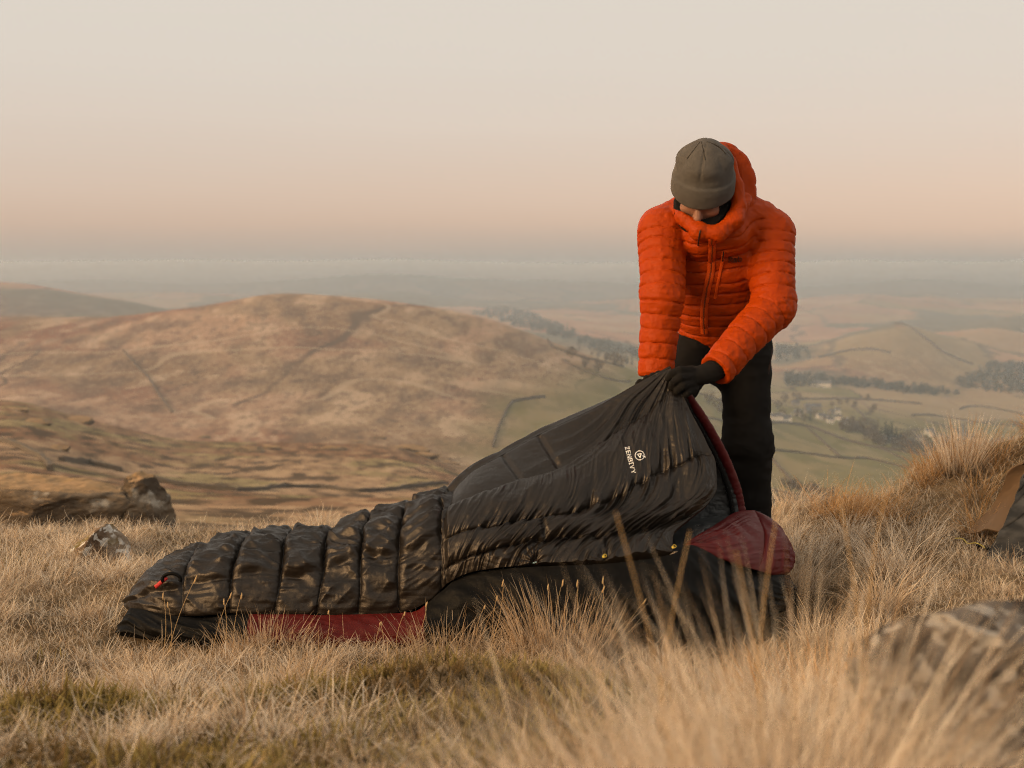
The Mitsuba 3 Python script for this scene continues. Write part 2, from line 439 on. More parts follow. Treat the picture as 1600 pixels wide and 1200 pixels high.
def sweep(points, radii, sides=8):
    """A closed tube along points."""
    p = np.asarray(points, float)
    t = np.gradient(p, axis=0)
    t /= np.linalg.norm(t, axis=1, keepdims=True) + 1e-12
    a = np.cross(t, np.where(np.abs(t[:, 2:]) < 0.9, [0, 0, 1.0], [1.0, 0, 0]))
    a /= np.linalg.norm(a, axis=1, keepdims=True) + 1e-12
    b, ang = np.cross(t, a), np.arange(sides) * 2 * np.pi / sides
    v = p[:, None] + np.broadcast_to(radii, (len(p),))[:, None, None] * (np.cos(ang)[None, :, None] * a[:, None] + np.sin(ang)[None, :, None] * b[:, None])
    n = len(p)
    i, j = np.meshgrid(np.arange(n - 1), np.arange(sides), indexing='ij')
    q = np.stack([i * sides + j, i * sides + (j + 1) % sides, (i + 1) * sides + (j + 1) % sides, (i + 1) * sides + j], -1).reshape(-1, 4)
    caps = [[n * sides, (k + 1) % sides, k] for k in range(sides)] + [[n * sides + 1, (n - 1) * sides + k, (n - 1) * sides + (k + 1) % sides] for k in range(sides)]
    return tm(np.vstack([v.reshape(-1, 3), p[:1], p[-1:]]), np.vstack([q[:, [0, 1, 2]], q[:, [0, 2, 3]], caps]))




def ridged(n):
    return 1.045 - 2 * np.sqrt((n - 0.5) ** 2 + 0.0005)


# ----------------------------------------------------------------- the sleeping bag
def proj(P):
    """Pixel of the photograph in which a point is seen."""
    q = np.asarray(P) - CAM
    z = q[..., 1] * cp - q[..., 2] * sp
    return CX + F * q[..., 0] / z, CY - F * (q[..., 1] * sp + q[..., 2] * cp) / z


def curve(pts, n, lin=False):
    """n points along a smooth curve through (pixel x, pixel y, distance) rows."""
    P = np.array([at(*q) for q in pts])
    s = np.concatenate([[0], np.cumsum(np.linalg.norm(np.diff(P, axis=0), axis=1))])
    return PchipInterpolator(s, P)(np.linspace(0, s[-1], n))


def coons(bot, top, left, right):
    """(n, m, 3) points filling four border curves; bot and top have n points, left and right m from bottom to top."""
    n, m = len(bot), len(left)
    s, t = np.linspace(0, 1, n)[:, None, None], np.linspace(0, 1, m)[None, :, None]
    return ((1 - t) * bot[:, None] + t * top[:, None] + (1 - s) * left[None] + s * right[None]
            - (1 - s) * (1 - t) * bot[0] - s * (1 - t) * bot[-1] - (1 - s) * t * top[0] - s * t * top[-1])


def normals_of(G, flip=1):
    n = np.cross(np.gradient(G, axis=0), np.gradient(G, axis=1))
    n /= np.linalg.norm(n, axis=-1, keepdims=True) + 1e-12
    return n * flip


def shell(outer, inner):
    """A closed sheet between two grids of points."""
    n, m = outer.shape[:2]
    f = grid_faces(n, m)
    k = n * m
    rim = np.concatenate([np.arange(n) * m, (n - 1) * m + np.arange(1, m), (np.arange(n - 1)[::-1]) * m + m - 1, np.arange(m - 1)[::-1][:-1] + 0])
    a, b = rim, np.roll(rim, -1)
    side = np.vstack([np.stack([a, b, b + k], 1), np.stack([a, b + k, a + k], 1)])
    mesh = tm(np.vstack([outer.reshape(-1, 3), inner.reshape(-1, 3)]), np.vstack([f, f[:, ::-1] + k, side[:, ::-1]]))
    return mesh


def brown(p, n, uv):
    return mix((0.0048, 0.0037, 0.0028), (0.0088, 0.0063, 0.0044), fbm(p.x * 14, p.y * 14, p.z * 14, 3))


def ripple(p, n, uv):
    w = 2.5 * fbm(p.x * 9, p.y * 9, p.z * 9, 2)
    return dr.abs(noise(p.x * 30 + w, p.y * 30, p.z * 52 + w) - 0.5) * 1.2 + 0.6 * dr.abs(noise(p.x * 66 + w, p.y * 60, p.z * 66) - 0.5)


mat('brown_nylon', proc(brown), 0.45, bump=proc(ripple, 1e-3), bump_scale=0.0024, spec=0.42, spec_tint=0.30)
mat('black_nylon', proc(lambda p, n, uv: mix((0.0026, 0.0025, 0.0024), (0.005, 0.0046, 0.0042), fbm(p.x * 20, p.y * 20, p.z * 20, 3))), 0.55, bump=proc(ripple, 1e-3), bump_scale=0.002, spec=0.09)
mat('red_nylon', proc(lambda p, n, uv: mix((0.085, 0.0075, 0.006), (0.058, 0.005, 0.0045), fbm(p.x * 16, p.y * 16, p.z * 16, 3))), 0.5, bump=proc(ripple, 1e-3), bump_scale=0.0030, spec=0.15)
mat('hood_red', proc(lambda p, n, uv: mix((0.095, 0.0105, 0.0105), (0.068, 0.007, 0.0075), fbm(p.x * 16, p.y * 16, p.z * 16, 3))), 0.5, bump=proc(ripple, 1e-3), bump_scale=0.0030, spec=0.15)
mat('grey_lining', proc(lambda p, n, uv: mix((0.022, 0.0245, 0.026), (0.036, 0.039, 0.041), fbm(p.x * 18, p.y * 18, p.z * 18, 3))), 0.38, bump=proc(ripple, 1e-3), bump_scale=0.006, spec=0.35)
mat('dark_zip', (0.03, 0.014, 0.010), 0.5)
mat('white_print', (0.72, 0.70, 0.66), 0.6)
mat('tag_red', (0.45, 0.03, 0.03), 0.5)
mat('cord_yellow', (0.60, 0.45, 0.08), 0.5)
mat('cord_blue', (0.35, 0.55, 0.58), 0.5)

BAG = 'sleeping_bag'
used.add(BAG)
tag(BAG, 'dark brown quilted sleeping bag lying in the grass, its open end lifted by the person', 'sleeping bag')

# the foot end: a puffy tube with transverse chambers
NU, NV = 420, 190
PXU = np.linspace(203, 714, NU)
ridge = PchipInterpolator([203, 212, 232, 262, 300, 320, 391, 456, 520, 581, 642, 700, 714], [944, 930, 911, 887, 869, 863, 850, 846, 841, 821, 801, 777, 768])(PXU)
low = PchipInterpolator([203, 225, 300, 400, 500, 600, 640, 680, 714], [944, 953, 963, 958, 960, 960, 956, 936, 900])(PXU)
grow = np.sqrt(np.clip(1 - (1 - np.clip((PXU - 203) / 170, 0, 1)) ** 2, 0, 1))
DC = 4.86
Wd = 0.05 + 0.26 * grow
th = np.linspace(0, np.pi, NV)
zb = zat(low, DC - Wd)
Hh = np.maximum(zat(ridge, DC) - zb, 0.005)
X = at(PXU, 900, DC)[:, 0]
Y = DC - Wd[:, None] * np.sign(np.cos(th)) * np.abs(np.cos(th)) ** 0.92
Z = zb[:, None] + Hh[:, None] * np.sin(th) ** 0.95
back_drop = sstep(np.pi * 0.62, np.pi, th)[None] * (zb[:, None] - 0.03)
tube = np.stack([X[:, None] + 0 * Y, Y, Z - back_drop], -1)
tube[:, :, 0] += 0.012 * np.sin(th * 2.3)[None] * np.sin(PXU / 60)[:, None]
GR = np.array([150, 322, 391, 456, 520, 581, 642, 704, 775.0])
lean = (8 * np.cos(th) + 9 * (meshkit.noise(np.stack([th * 3, 0 * th, 0 * th], -1), 3) - 0.5))[None] + 5 * (meshkit.noise(np.stack(np.broadcast_arrays(PXU[:, None] / 25, th[None] * 3, 0.0), -1), 4) - 0.5)
xs = PXU[:, None] + lean
gi = np.clip(np.searchsorted(GR, xs) - 1, 0, len(GR) - 2)
tt = (xs - GR[gi]) / (GR[gi + 1] - GR[gi])
puff = np.sqrt(np.maximum(1 - np.abs(2 * tt - 1) ** 2.2, 0))
arc = np.cumsum(np.linalg.norm(np.diff(tube, axis=1, prepend=tube[:, :1]), axis=-1), 1)
waist = np.interp(PXU, [203, 330, 470, 560, 700], [0.56, 0.60, 0.66, 0.78, 0.66])[:, None] + 0.10 * (meshkit.noise(np.stack([PXU / 30, 0 * PXU, 0 * PXU], -1), 8) - 0.5)[:, None]
over = sstep(-0.05, 0.05, th[None] - waist) * sstep(2.6, 1.9, th)[None]
amp = (0.016 + 0.020 * over) * np.clip(grow[:, None] * 1.1 - 0.1, 0.1, 1)
q = np.stack(np.broadcast_arrays(X[:, None], arc, 0.0), -1)
warp = 0.05 * (meshkit.fbm(q * [7, 7, 1], 3, 11) - 0.5)
qw = q + np.stack([warp, warp * 0.6, 0 * warp], -1)
edge = np.exp(-(np.minimum(tt, 1 - tt) / 0.22) ** 2)
fold = 0.028 * (ridged(meshkit.noise(qw * [7, 26, 1], 12)) - 0.5) + 0.015 * (ridged(meshkit.noise(qw * [16, 56, 1], 13)) - 0.5)
fold += 0.026 * (ridged(meshkit.noise((qw @ np.array([[0.8, 0.6, 0], [-0.6, 0.8, 0], [0, 0, 1]])) * [8, 30, 1], 14)) - 0.5)
fold += 0.040 * (ridged(meshkit.noise(qw * [9, 10, 1] + 3.3, 15)) - 0.55) * over + 0.020 * (ridged(meshkit.noise((qw @ np.array([[0.7, -0.7, 0], [0.7, 0.7, 0], [0, 0, 1]])) * [9, 22, 1], 16)) - 0.5)
pucker = 0.012 * (np.abs(meshkit.noise(np.stack(np.broadcast_arrays(tt * 1.5 + gi * 7.0, arc * 44, 0.0), -1), 46) - 0.5) * 2 - 0.5) * edge + 0.006 * (np.abs(meshkit.noise(np.stack(np.broadcast_arrays(tt * 2.5 + gi * 7.0, arc * 95, 0.0), -1), 47) - 0.5) * 2 - 0.5) * edge
fold = fold * 0.85 - pucker * np.clip(grow[:, None], 0.3, 1)
disp = amp * (puff - 0.35) + 0.008 * over + fold * np.clip(grow[:, None], 0.2, 1) * (0.55 + 0.45 * edge) * np.sin(th)[None] ** 0.5 * np.clip(puff + 0.15, 0, 1)
disp = disp * sstep(0, 12, NU - 1 - np.arange(NU))[:, None] - 0.006 * sstep(12, 0, NU - 1 - np.arange(NU))[:, None]
nt = normals_of(tube, 1)
if nt[NU // 2, NV // 2, 2] < 0:
    nt = -nt
foot = tube + nt * disp[..., None]
cap = foot[:1].mean(1, keepdims=True).repeat(NV, 1)
footm = np.concatenate([cap, foot], 0)
put(BAG + '__foot_box', tm(footm, grid_faces(*footm.shape[:2])), 'brown_nylon', smooth=True)

# the raised upper quilt
N1, M1 = 460, 300
half = NV // 2
tube_end = tube[-9] * [1, 1, 1]
leftF = tube_end[:half + 1]
ti = np.linspace(0, 1, M1)
leftF = np.stack([np.interp(ti, np.linspace(0, 1, half + 1), leftF[:, k]) for k in range(3)], 1)
APEX = (1047, 572, 5.035)
pt3 = lambda P: (*[float(v) for v in proj(P)], float(P[1]))
botF = curve([pt3(leftF[0]), (740, 893, 4.53), (770, 889, 4.52), (834, 884, 4.50), (945, 879, 4.49), (1052, 862, 4.52)], N1)
topF = curve([pt3(leftF[-1]), (740, 737, 4.90), (780, 714, 4.93), (841, 680, 4.975), (934, 635, 5.01), (1000, 597, 5.03), APEX], N1)
rightF = curve([(1052, 862, 4.52), (1052, 838, 4.60), (1078, 812, 4.68), (1108, 785, 4.75), (1119, 760, 4.79), (1117, 728, 4.83), (1104, 694, 4.88), (1086, 658, 4.93), (1068, 620, 4.985), APEX], M1)
front = coons(botF, topF, leftF, rightF)
S, V = np.meshgrid(np.linspace(0, 1, N1), np.linspace(0, 1, M1), indexing='ij')
front[..., 1] -= 0.055 * (np.sin(np.pi * np.clip(V, 0, 1)) ** 1.0) * np.sin(np.pi * np.clip(S * 0.9 + 0.08, 0, 1)) * (1 - V) ** 0.6
nf = normals_of(front)
if nf[N1 // 2, M1 // 2, 1] > 0:
    nf = -nf
fx, fy = proj(front)
tree = cKDTree(np.stack([fx.ravel(), fy.ravel()], 1))


def seam(pts):
    """v of a seam, drawn through pixels, for every column of the grid."""
    p = np.array(pts, float)
    s = np.linspace(0, 1, 160)
    L = np.concatenate([[0], np.cumsum(np.linalg.norm(np.diff(p, axis=0), axis=1))])
    c = PchipInterpolator(L / L[-1], p)(s)
    i = tree.query(c)[1]
    sv, vv = S.ravel()[i], V.ravel()[i]
    o = np.argsort(sv)
    sv, vv = sv[o], vv[o]
    u, k = np.unique(sv, return_index=True)
    y = np.interp(np.linspace(0, 1, N1), u, vv[k])
    return np.convolve(np.pad(y, 8, mode='edge'), np.ones(17) / 17, 'valid')


sa = seam([(712, 790), (787, 760), (880, 729), (942, 692), (993, 662), (1046, 610)])
sb = seam([(714, 838), (772, 826), (842, 815), (904, 801), (962, 780), (1020, 750), (1104, 708)])
sc_ = seam([(714, 880), (756, 866), (842, 848), (950, 840), (1012, 830), (1060, 812), (1092, 806)])
seams = np.stack([0 * sa - 0.04, np.minimum(sc_, sb - 0.05), np.minimum(sb, sa - 0.05), sa, 0 * sa + 1.10], 0)
wobv = 0.030 * (meshkit.noise(np.stack([S * 26, V * 2, 0 * S], -1), 17) - 0.5) + 0.012 * (meshkit.noise(np.stack([S * 70, V * 2, 0 * S], -1), 18) - 0.5)
pf = np.zeros_like(S)
for k in range(4):
    a, b = seams[k][:, None], seams[k + 1][:, None]
    t = (V + wobv - a) / (b - a)
    on_ = (t >= 0) & (t < 1)
    lump = 0.65 + 0.55 * meshkit.noise(np.stack([S * 13 + 5 * k, V * 4, 0 * S + k], -1), 19)
    pf = np.where(on_, (0.020, 0.030, 0.030, 0.005)[k] * lump * np.sqrt(np.maximum(1 - np.abs(2 * np.clip(t, 0, 1) - 1) ** 2.4, 0)), pf)
# short cross seams of the chambers
for (x0, y0, x1, y1) in ((783, 708, 812, 748), (836, 672, 873, 731), (846, 818, 853, 848), (946, 842, 950, 876)):
    ax_, ay_ = x1 - x0, y1 - y0
    L = math.hypot(ax_, ay_)
    u_ = ((fx - x0) * ax_ + (fy - y0) * ay_) / L
    w_ = np.abs((fx - x0) * ay_ - (fy - y0) * ax_) / L
    pf -= 0.010 * np.exp(-(w_ / 4.5) ** 2) * sstep(-6, 4, u_) * sstep(L + 6, L - 4, u_)
# folds that run down from the hands, and gathers across the chambers
hx, hy = 1052, 566
ang = np.arctan2(fy - hy, hx - fx)
rad = np.hypot(fx - hx, fy - hy)
angw = ang + 0.030 * np.sin(rad / 37.0) + 0.10 * (meshkit.noise(np.stack([fx / 60, fy / 60, 0 * fx], -1), 23) - 0.5)
fan = sstep(0.56, 0.80, ang) * sstep(0, 40, rad)
long_ = (ridged(meshkit.noise(np.stack([angw * 11, rad / 260, 0 * rad], -1), 24)) - 0.5) * 0.020 + (ridged(meshkit.noise(np.stack([angw * 25, rad / 170, 0 * rad], -1), 25)) - 0.5) * 0.009
reach = np.clip(rad / 120, 0.25, 1.0) * (0.45 + 0.55 * sstep(380, 130, rad))
cross = np.stack([S * 30 - V * 9 + 0.9 * (meshkit.fbm(np.stack([S * 9, V * 6, 0 * S], -1), 2, 26) - 0.5), V * 5, 0 * S], -1)
gather = (ridged(meshkit.noise(cross, 27)) - 0.45) * 0.032 + (ridged(meshkit.noise(cross * [2.4, 1.6, 1], 28)) - 0.45) * 0.011
midband = sstep(1.02, 0.80, V / np.maximum(sa[:, None], 0.05)) * (0.35 + 0.65 * sstep(0.0, 0.25, S))
seam_d = np.min(np.abs(V[None] + wobv[None] - seams[1:4][:, :, None]), 0)
gather *= 0.55 + 0.7 * np.exp(-(seam_d / 0.05) ** 2)
disp = pf + fan * reach * long_ * (0.35 + 0.65 * sstep(-0.10, 0.06, V - sa[:, None])) + midband * gather * (1 - 0.25 * fan) + 0.004 * (meshkit.fbm(np.stack([fx / 22, fy / 22, 0 * fx], -1), 3, 29) - 0.5)
for (gx, gy) in ((836, 882), (944, 877), (1052, 861)):                 # cloth drawn together at the toggles
    rr_ = np.hypot(fx - gx, (fy - gy))
    an = np.arctan2(fy - gy, fx - gx)
    disp += 0.010 * np.exp(-(rr_ / 34) ** 2) * (ridged(meshkit.noise(np.stack([an * 3.2, rr_ / 60, 0 * an + gx], -1), 30)) - 0.6) - 0.012 * np.exp(-(rr_ / 9) ** 2)
fade = sstep(0, 0.035, S) * 0.75 + 0.25
fade = fade * (0.2 + 0.8 * sstep(0, 0.02, 1 - V)) * (0.35 + 0.65 * sstep(0, 0.05, 1 - S))
outerF = front + nf * (disp * fade)[..., None]
innerF = front - nf * (0.014 * np.minimum(1, 0.25 + sstep(0, 0.04, 1 - S) * sstep(0, 0.03, 1 - V)))[..., None]
QUILT = BAG + '__raised_quilt'
put(QUILT, shell(outerF, innerF), 'brown_nylon', smooth=60)

# print on the quilt: the word and its round emblem
ofx, ofy = proj(outerF)
sel = (ofx > 950) & (ofx < 1030) & (ofy > 670) & (ofy < 770)
onto = LinearNDInterpolator(np.stack([ofx[sel], ofy[sel]], 1), outerF[sel])


def printed(mesh, x0, y0, deg, scale, lift=0.0022):
    v = np.asarray(mesh.vertices)
    c, s = math.cos(math.radians(deg)), math.sin(math.radians(deg))
    px = x0 + scale * (v[:, 0] * c + v[:, 1] * s)
    py = y0 + scale * (v[:, 0] * s - v[:, 1] * c)
    P = onto(px, py)
    q = CAM - P
    q /= np.linalg.norm(q, axis=1, keepdims=True)
    return tm(P + q * (lift + np.where(v[:, 2] > v[:, 2].mean(), 0.0005, -0.0005))[:, None], mesh.faces)


import shapely
wx = 0.0
letters = []
for ch in 'ZENBIVY':
    m = meshkit.text_mesh(ch, 7.0, 0.3, True)
    m.apply_translation([wx, 0, 0])
    letters.append(m)
    wx += m.bounds[1][0] - m.bounds[0][0] + 1.15
word = trimesh.util.concatenate(letters)
word = word.subdivide_to_size(2.5)
sc = 45.0 / wx
put(QUILT + '__word_print', printed(word, 976.0, 698.0, 75.5, sc), 'white_print', smooth=False, label='white letters ZENBIVY running down the raised quilt')
ring_ = shapely.Point(0, 0).buffer(8.4, 32).difference(shapely.Point(0, 0).buffer(6.9, 32)).difference(shapely.box(2.0, 3.0, 5.2, 9.5))
tri = shapely.Polygon([(-3.4, -4.2), (4.9, -0.4), (-2.8, 4.9)])
tri = tri.buffer(0.2).difference(tri.buffer(-1.45))
leaf = shapely.Polygon([(0.4, 4.6), (3.0, 8.6), (6.0, 9.4), (5.0, 5.6), (2.6, 4.2)])
em = [trimesh.creation.extrude_polygon(g, 0.3, engine='earcut') for sh in (ring_, tri, leaf) for g in getattr(sh, 'geoms', [sh])]
em = trimesh.util.concatenate(em).subdivide_to_size(2.5)
put(QUILT + '__emblem', printed(em, 999.5, 711.5, 75.5, 0.92), 'white_print', smooth=False, label='round white emblem beside the lettering')

# the far half of the bag, its lining, the red rim
leftB = tube_end[half:][::-1]
leftB = np.stack([np.interp(ti[::3], np.linspace(0, 1, len(leftB)), leftB[:, k]) for k in range(3)], 1)
RIM = [(1154, 800, 5.18), (1150, 775, 5.185), (1140, 742, 5.18), (1124, 705, 5.16), (1104, 668, 5.135), (1082, 633, 5.10), (1066, 606, 5.075), APEX]
rightB = curve(RIM, len(leftB))
topB = topF[::3]
botB = np.array([leftB[0] + (rightB[0] * [1, 1, 0.15] - leftB[0]) * k for k in np.linspace(0, 1, len(topB))])
botB[:, 2] = np.linspace(0.03, rightB[0][2], len(topB)) ** 1.0
back = coons(botB, topB, leftB, rightB)
back[..., 1] += 0.07 * np.sin(np.pi * np.linspace(0, 1, back.shape[1]))[None] * np.sin(np.pi * np.linspace(0.05, 0.95, back.shape[0]))[:, None]
nb = normals_of(back)
if nb[len(nb) // 2, nb.shape[1] // 2, 1] < 0:
    nb = -nb
sB, vB = np.meshgrid(np.linspace(0, 1, back.shape[0]), np.linspace(0, 1, back.shape[1]), indexing='ij')
puffB = 0.018 * pillow(vB * 4 + 0.2 * np.sin(sB * 9)) + 0.010 * (meshkit.fbm(back * 16, 3, 33) - 0.5)
fadeB = sstep(0, 0.05, 1 - vB) * (0.3 + 0.7 * sstep(0, 0.06, 1 - sB))
put(BAG + '__far_quilt', tm(back + nb * (0.012 + puffB * fadeB)[..., None] * sstep(-0.01, 0.04, 1 - vB)[..., None], grid_faces(*back.shape[:2])), 'brown_nylon', smooth=True)
linw = 0.012 * (meshkit.fbm(back * [20, 20, 9], 3, 34) - 0.5)
put(BAG + '__lining', tm((back - nb * (0.006 + linw * 0.8 * fadeB)[..., None])[back.shape[0] // 3:], grid_faces(back.shape[0] - back.shape[0] // 3, back.shape[1])), 'grey_lining', smooth=True, label='slate grey shiny lining seen inside the open end')
fl = coons(curve([(860, 886, 4.60), (1000, 874, 4.60), (1070, 856, 4.62), (1120, 858, 4.82)], 90), curve([(860, 826, 5.16), (1000, 814, 5.20), (1190, 792, 5.24)], 90),
           curve([(860, 886, 4.60), (860, 826, 5.16)], 60), curve([(1120, 858, 4.82), (1160, 830, 5.0), (1190, 792, 5.24)], 60))
fl[..., 2] += 0.045 * np.sin(np.pi * np.linspace(0, 1, 60))[None] + 0.030 * (meshkit.fbm(fl * [12, 7, 12], 3, 35) - 0.5) - 0.012
put(BAG + '__floor_lining', tm(fl, grid_faces(90, 60)), 'grey_lining', smooth=True, label='slate grey lining of the bag floor inside the open end')
rp = curve([(q[0] + 3, q[1], q[2] + 0.012) for q in RIM[:-1]], 170)
L = np.linspace(0, 1, 170)
put(BAG + '__rim', sweep(rp, (0.0165 + 0.0035 * pillow(L * 24) + 0.002 * (meshkit.noise(np.stack([L * 60, 0 * L, 0 * L], -1), 36) - 0.5)) * np.interp(L, [0, 0.8, 1], [1.0, 0.85, 0.55]), 14), 'hood_red', smooth=True, label='dark red piped rim of the open end')
tp_ = curve([(q[0] - 9, q[1] + 2, q[2] - 0.016) for q in RIM[:-1]], 220)
trim = sweep(tp_, 0.0085, 12)
rng = np.random.default_rng(5)
k = rng.integers(0, 220, 3600)
dirs = rng.normal(size=(3600, 3))
dirs /= np.linalg.norm(dirs, axis=1, keepdims=True)
b0 = tp_[k] + dirs * 0.007
side_ = np.cross(dirs, rng.normal(size=(3600, 3)))
side_ /= np.linalg.norm(side_, axis=1, keepdims=True)
tipp = b0 + dirs * rng.uniform(0.004, 0.011, (3600, 1)) - [0, 0, 0.003]
hv = np.stack([b0 - side_ * 0.0008, b0 + side_ * 0.0008, tipp], 1).reshape(-1, 3)
fuzz = tm(hv, np.arange(len(hv)).reshape(-1, 3))
mat('black_fur', (0.010, 0.010, 0.010), 0.95, spec=0.1)
put(BAG + '__fur_trim', trimesh.util.concatenate([trim, fuzz]), 'black_fur', smooth=False, label='fuzzy black trim inside the red rim')


# the red hood, lying open on the grass
hn, hm_ = 90, 70
hA, hB, hC = (1070, 851, 4.60), (1178, 797, 5.12), (1184, 891, 4.70)
e_bot = curve([hA, (1130, 874, 4.63), hC], hn)
e_top = curve([hA, (1118, 820, 4.88), (1158, 798, 5.08), hB], hn)
e_mid = curve([hC, (1193, 862, 4.80), (1192, 825, 4.97), hB], hm_)
face1 = coons(e_bot, e_top, np.repeat(at(*hA)[None], hm_, 0), e_mid)
face2 = coons(curve([hC, (1208, 898, 4.76), (1231, 895, 4.90)], hn), curve([hB, (1204, 812, 5.10), (1224, 846, 5.05), (1235, 882, 4.96)], hn), e_mid, curve([(1231, 895, 4.90), (1235, 882, 4.96)], hm_))
top_all = np.concatenate([e_top[::2], curve([hB, (1204, 812, 5.10), (1224, 846, 5.05), (1235, 882, 4.96)], hn)[::2]])
gback = top_all * [1, 0, 0] + np.stack([0 * top_all[:, 0], np.linspace(5.05, 5.30, len(top_all)), 0 * top_all[:, 0] + 0.02], 1)
face3 = coons(gback, top_all, np.linspace(gback[0], top_all[0], 24), np.linspace(gback[-1], top_all[-1], 24))
hs = []
for G, seed, pf_ in ((face1, 37, 0.020), (face2, 38, 0.026), (face3, 39, 0.0)):
    n_ = normals_of(G)
    n_ = np.where((n_[..., 1:2] > 0) == (seed != 39), -n_, n_)
    a_, b_ = np.meshgrid(np.linspace(0, 1, G.shape[0]), np.linspace(0, 1, G.shape[1]), indexing='ij')
    env = (np.sin(np.pi * np.clip(a_, 0, 1)) * np.sin(np.pi * b_)) ** 0.5 if seed != 39 else 0 * a_
    wr = 0.016 * (ridged(meshkit.noise(np.stack([a_ * 9 + b_ * 5, b_ * 3 - a_, 0 * a_], -1), seed)) - 0.6) + 0.009 * (ridged(meshkit.noise(np.stack([a_ * 6 - b_ * 15, b_ * 4, 0 * a_], -1), seed + 50)) - 0.6)
    G = G + n_ * (pf_ * env + wr * env)[..., None]
    hs.append(tm(G, grid_faces(*G.shape[:2])))
put(BAG + '__hood', trimesh.util.concatenate(hs), 'hood_red', smooth=50, label='dull red hood folded open in a flat wedge at the right end')

# the dark side panels that reach the ground, with the red panel let in
NP, MP = 620, 60
topP = curve([(190, 972, 4.66), (206, 950, 4.64), (300, 965, 4.545), (400, 960, 4.54), (520, 961, 4.54), (640, 957, 4.54), (690, 925, 4.535), (716, 903, 4.535), (770, 891, 4.515), (834, 886, 4.495), (945, 881, 4.485), (1050, 866, 4.515), (1074, 852, 4.565), (1130, 876, 4.64), (1180, 895, 4.72), (1234, 898, 4.80)], NP)
botP = curve([(186, 992, 4.62), (300, 1006, 4.50), (520, 1010, 4.47), (716, 1010, 4.46), (945, 1008, 4.44), (1074, 998, 4.46), (1160, 978, 4.58), (1244, 946, 4.78)], NP)
leftP = np.linspace(botP[0], topP[0], MP)
rightP = np.linspace(botP[-1], topP[-1], MP)
pan = coons(botP, topP, leftP, rightP)
sP, vP = np.meshgrid(np.linspace(0, 1, NP), np.linspace(0, 1, MP), indexing='ij')
pan[..., 1] -= 0.035 * np.sin(np.pi * vP)
npn = normals_of(pan)
if npn[NP // 2, MP // 2, 1] > 0:
    npn = -npn
cr = np.stack([sP * 46 + vP * 3, vP * 3 + sP * 14, 0 * sP], -1)
dP = 0.018 * (ridged(meshkit.noise(cr * [0.30, 1.2, 1], 43)) - 0.5) + 0.009 * (ridged(meshkit.noise(cr * [0.8, 2.0, 1], 44)) - 0.5) + 0.006 * (meshkit.fbm(pan * 30, 2, 45) - 0.5)
pan = pan + npn * (dP * np.sin(np.pi * np.clip(vP, 0.02, 0.98)) ** 0.5)[..., None]
ppx = proj(pan)[0][:, MP // 2]
i0, i1 = int(np.searchsorted(ppx, 386)), int(np.searchsorted(ppx, 662))
for a, b, m, name, lab in ((0, i0, 'black_nylon', 'side_panel', None), (i0, i1, 'red_nylon', 'red_panel', 'dark red panel let into the black side near the foot'), (i1, NP - 1, 'black_nylon', 'side_panel', None)):
    put(BAG + '__' + name, tm(pan[a:b + 1], grid_faces(b - a + 1, MP)), m, smooth=True, label=lab)

und = coons(topP[::4], botP[::4] * [1, 0, 0] + np.stack([0 * botP[::4, 0], np.linspace(5.1, 5.22, len(botP[::4])), np.full(len(botP[::4]), 0.0)], 1),
            np.linspace(topP[0], [botP[0, 0], 5.1, 0.0], 30), np.linspace(topP[-1], [botP[-1, 0], 5.22, 0.0], 30))
und[..., 2] += 0.05 * np.sin(np.pi * np.linspace(0, 1, 30))[None]
put(BAG + '__underside', tm(und - [0, -0.004, 0.012], grid_faces(*und.shape[:2])), 'black_nylon', smooth=True)

# toggles along the join, loops at the foot
for j, (gx, gy, m, lab) in enumerate(((836, 881, 'cord_blue', 'pale blue cord tag at the join of quilt and side panel'), (943, 876, 'cord_yellow', 'yellow cord toggle at the middle of the join'), (1052, 860, 'cord_yellow', 'yellow cord toggle nearest the red hood'))):
    i = tree.query([gx, gy])[1]
    c = outerF.reshape(-1, 3)[i] + nf.reshape(-1, 3)[i] * 0.010
    a = trimesh.creation.box([0.012 if j == 0 else 0.008, 0.005, 0.004 if j == 0 else 0.008])
    a = a.subdivide().subdivide()
    a = trimesh.smoothing.filter_laplacian(a, iterations=3)
    a.apply_transform(trimesh.transformations.rotation_matrix(-0.25, [0, 1, 0]))
    a.apply_translation(c)
    loop = np.array([c + [0.006 * math.cos(t) + 0.004, -0.003, 0.005 * math.sin(t) + 0.004] for t in np.linspace(0, 2 * np.pi, 18)])
    tgl = put(BAG + '__toggle', a, m, smooth=True, label=lab)
    put(tgl + '__cord', sweep(loop, 0.0011, 6), 'cord_yellow' if j else 'dark_zip', smooth=True)
ft = foot.reshape(-1, 3)
ftx, fty = proj(ft)
kt = cKDTree(np.stack([ftx, fty, (ft[:, 1] - 4.5) * 220], 1))


def on_foot(px, py):
    return ft[kt.query([px, py, 0])[1]]


c = on_foot(249, 905)
lp = np.array([c + np.array([0.040 * (u - 0.5), -0.016 - 0.006 * math.sin(np.pi * u), 0.034 * (u - 0.5)]) for u in np.linspace(0, 1, 14)])
put(BAG + '__pull_tab', ribbon(lp, np.tile([0.3, -0.85, 0.45], (14, 1)), 0.013, 0.004), 'tag_red', smooth=True, label='small red pull tab at the foot tip')
c = on_foot(270, 893)
lp = np.array([c + np.array([0.030 * math.cos(t), -0.012, 0.020 * math.sin(t) + 0.008]) for t in np.linspace(-0.3, 3.6, 22)])
put(BAG + '__hang_loop', sweep(lp, 0.006, 8), 'black_nylon', smooth=True)
# ----------------------------------------------------------------- the person
def weave(p, n, uv):
    return fbm(p.x * 130, p.y * 130, p.z * 130, 2) * 1.0


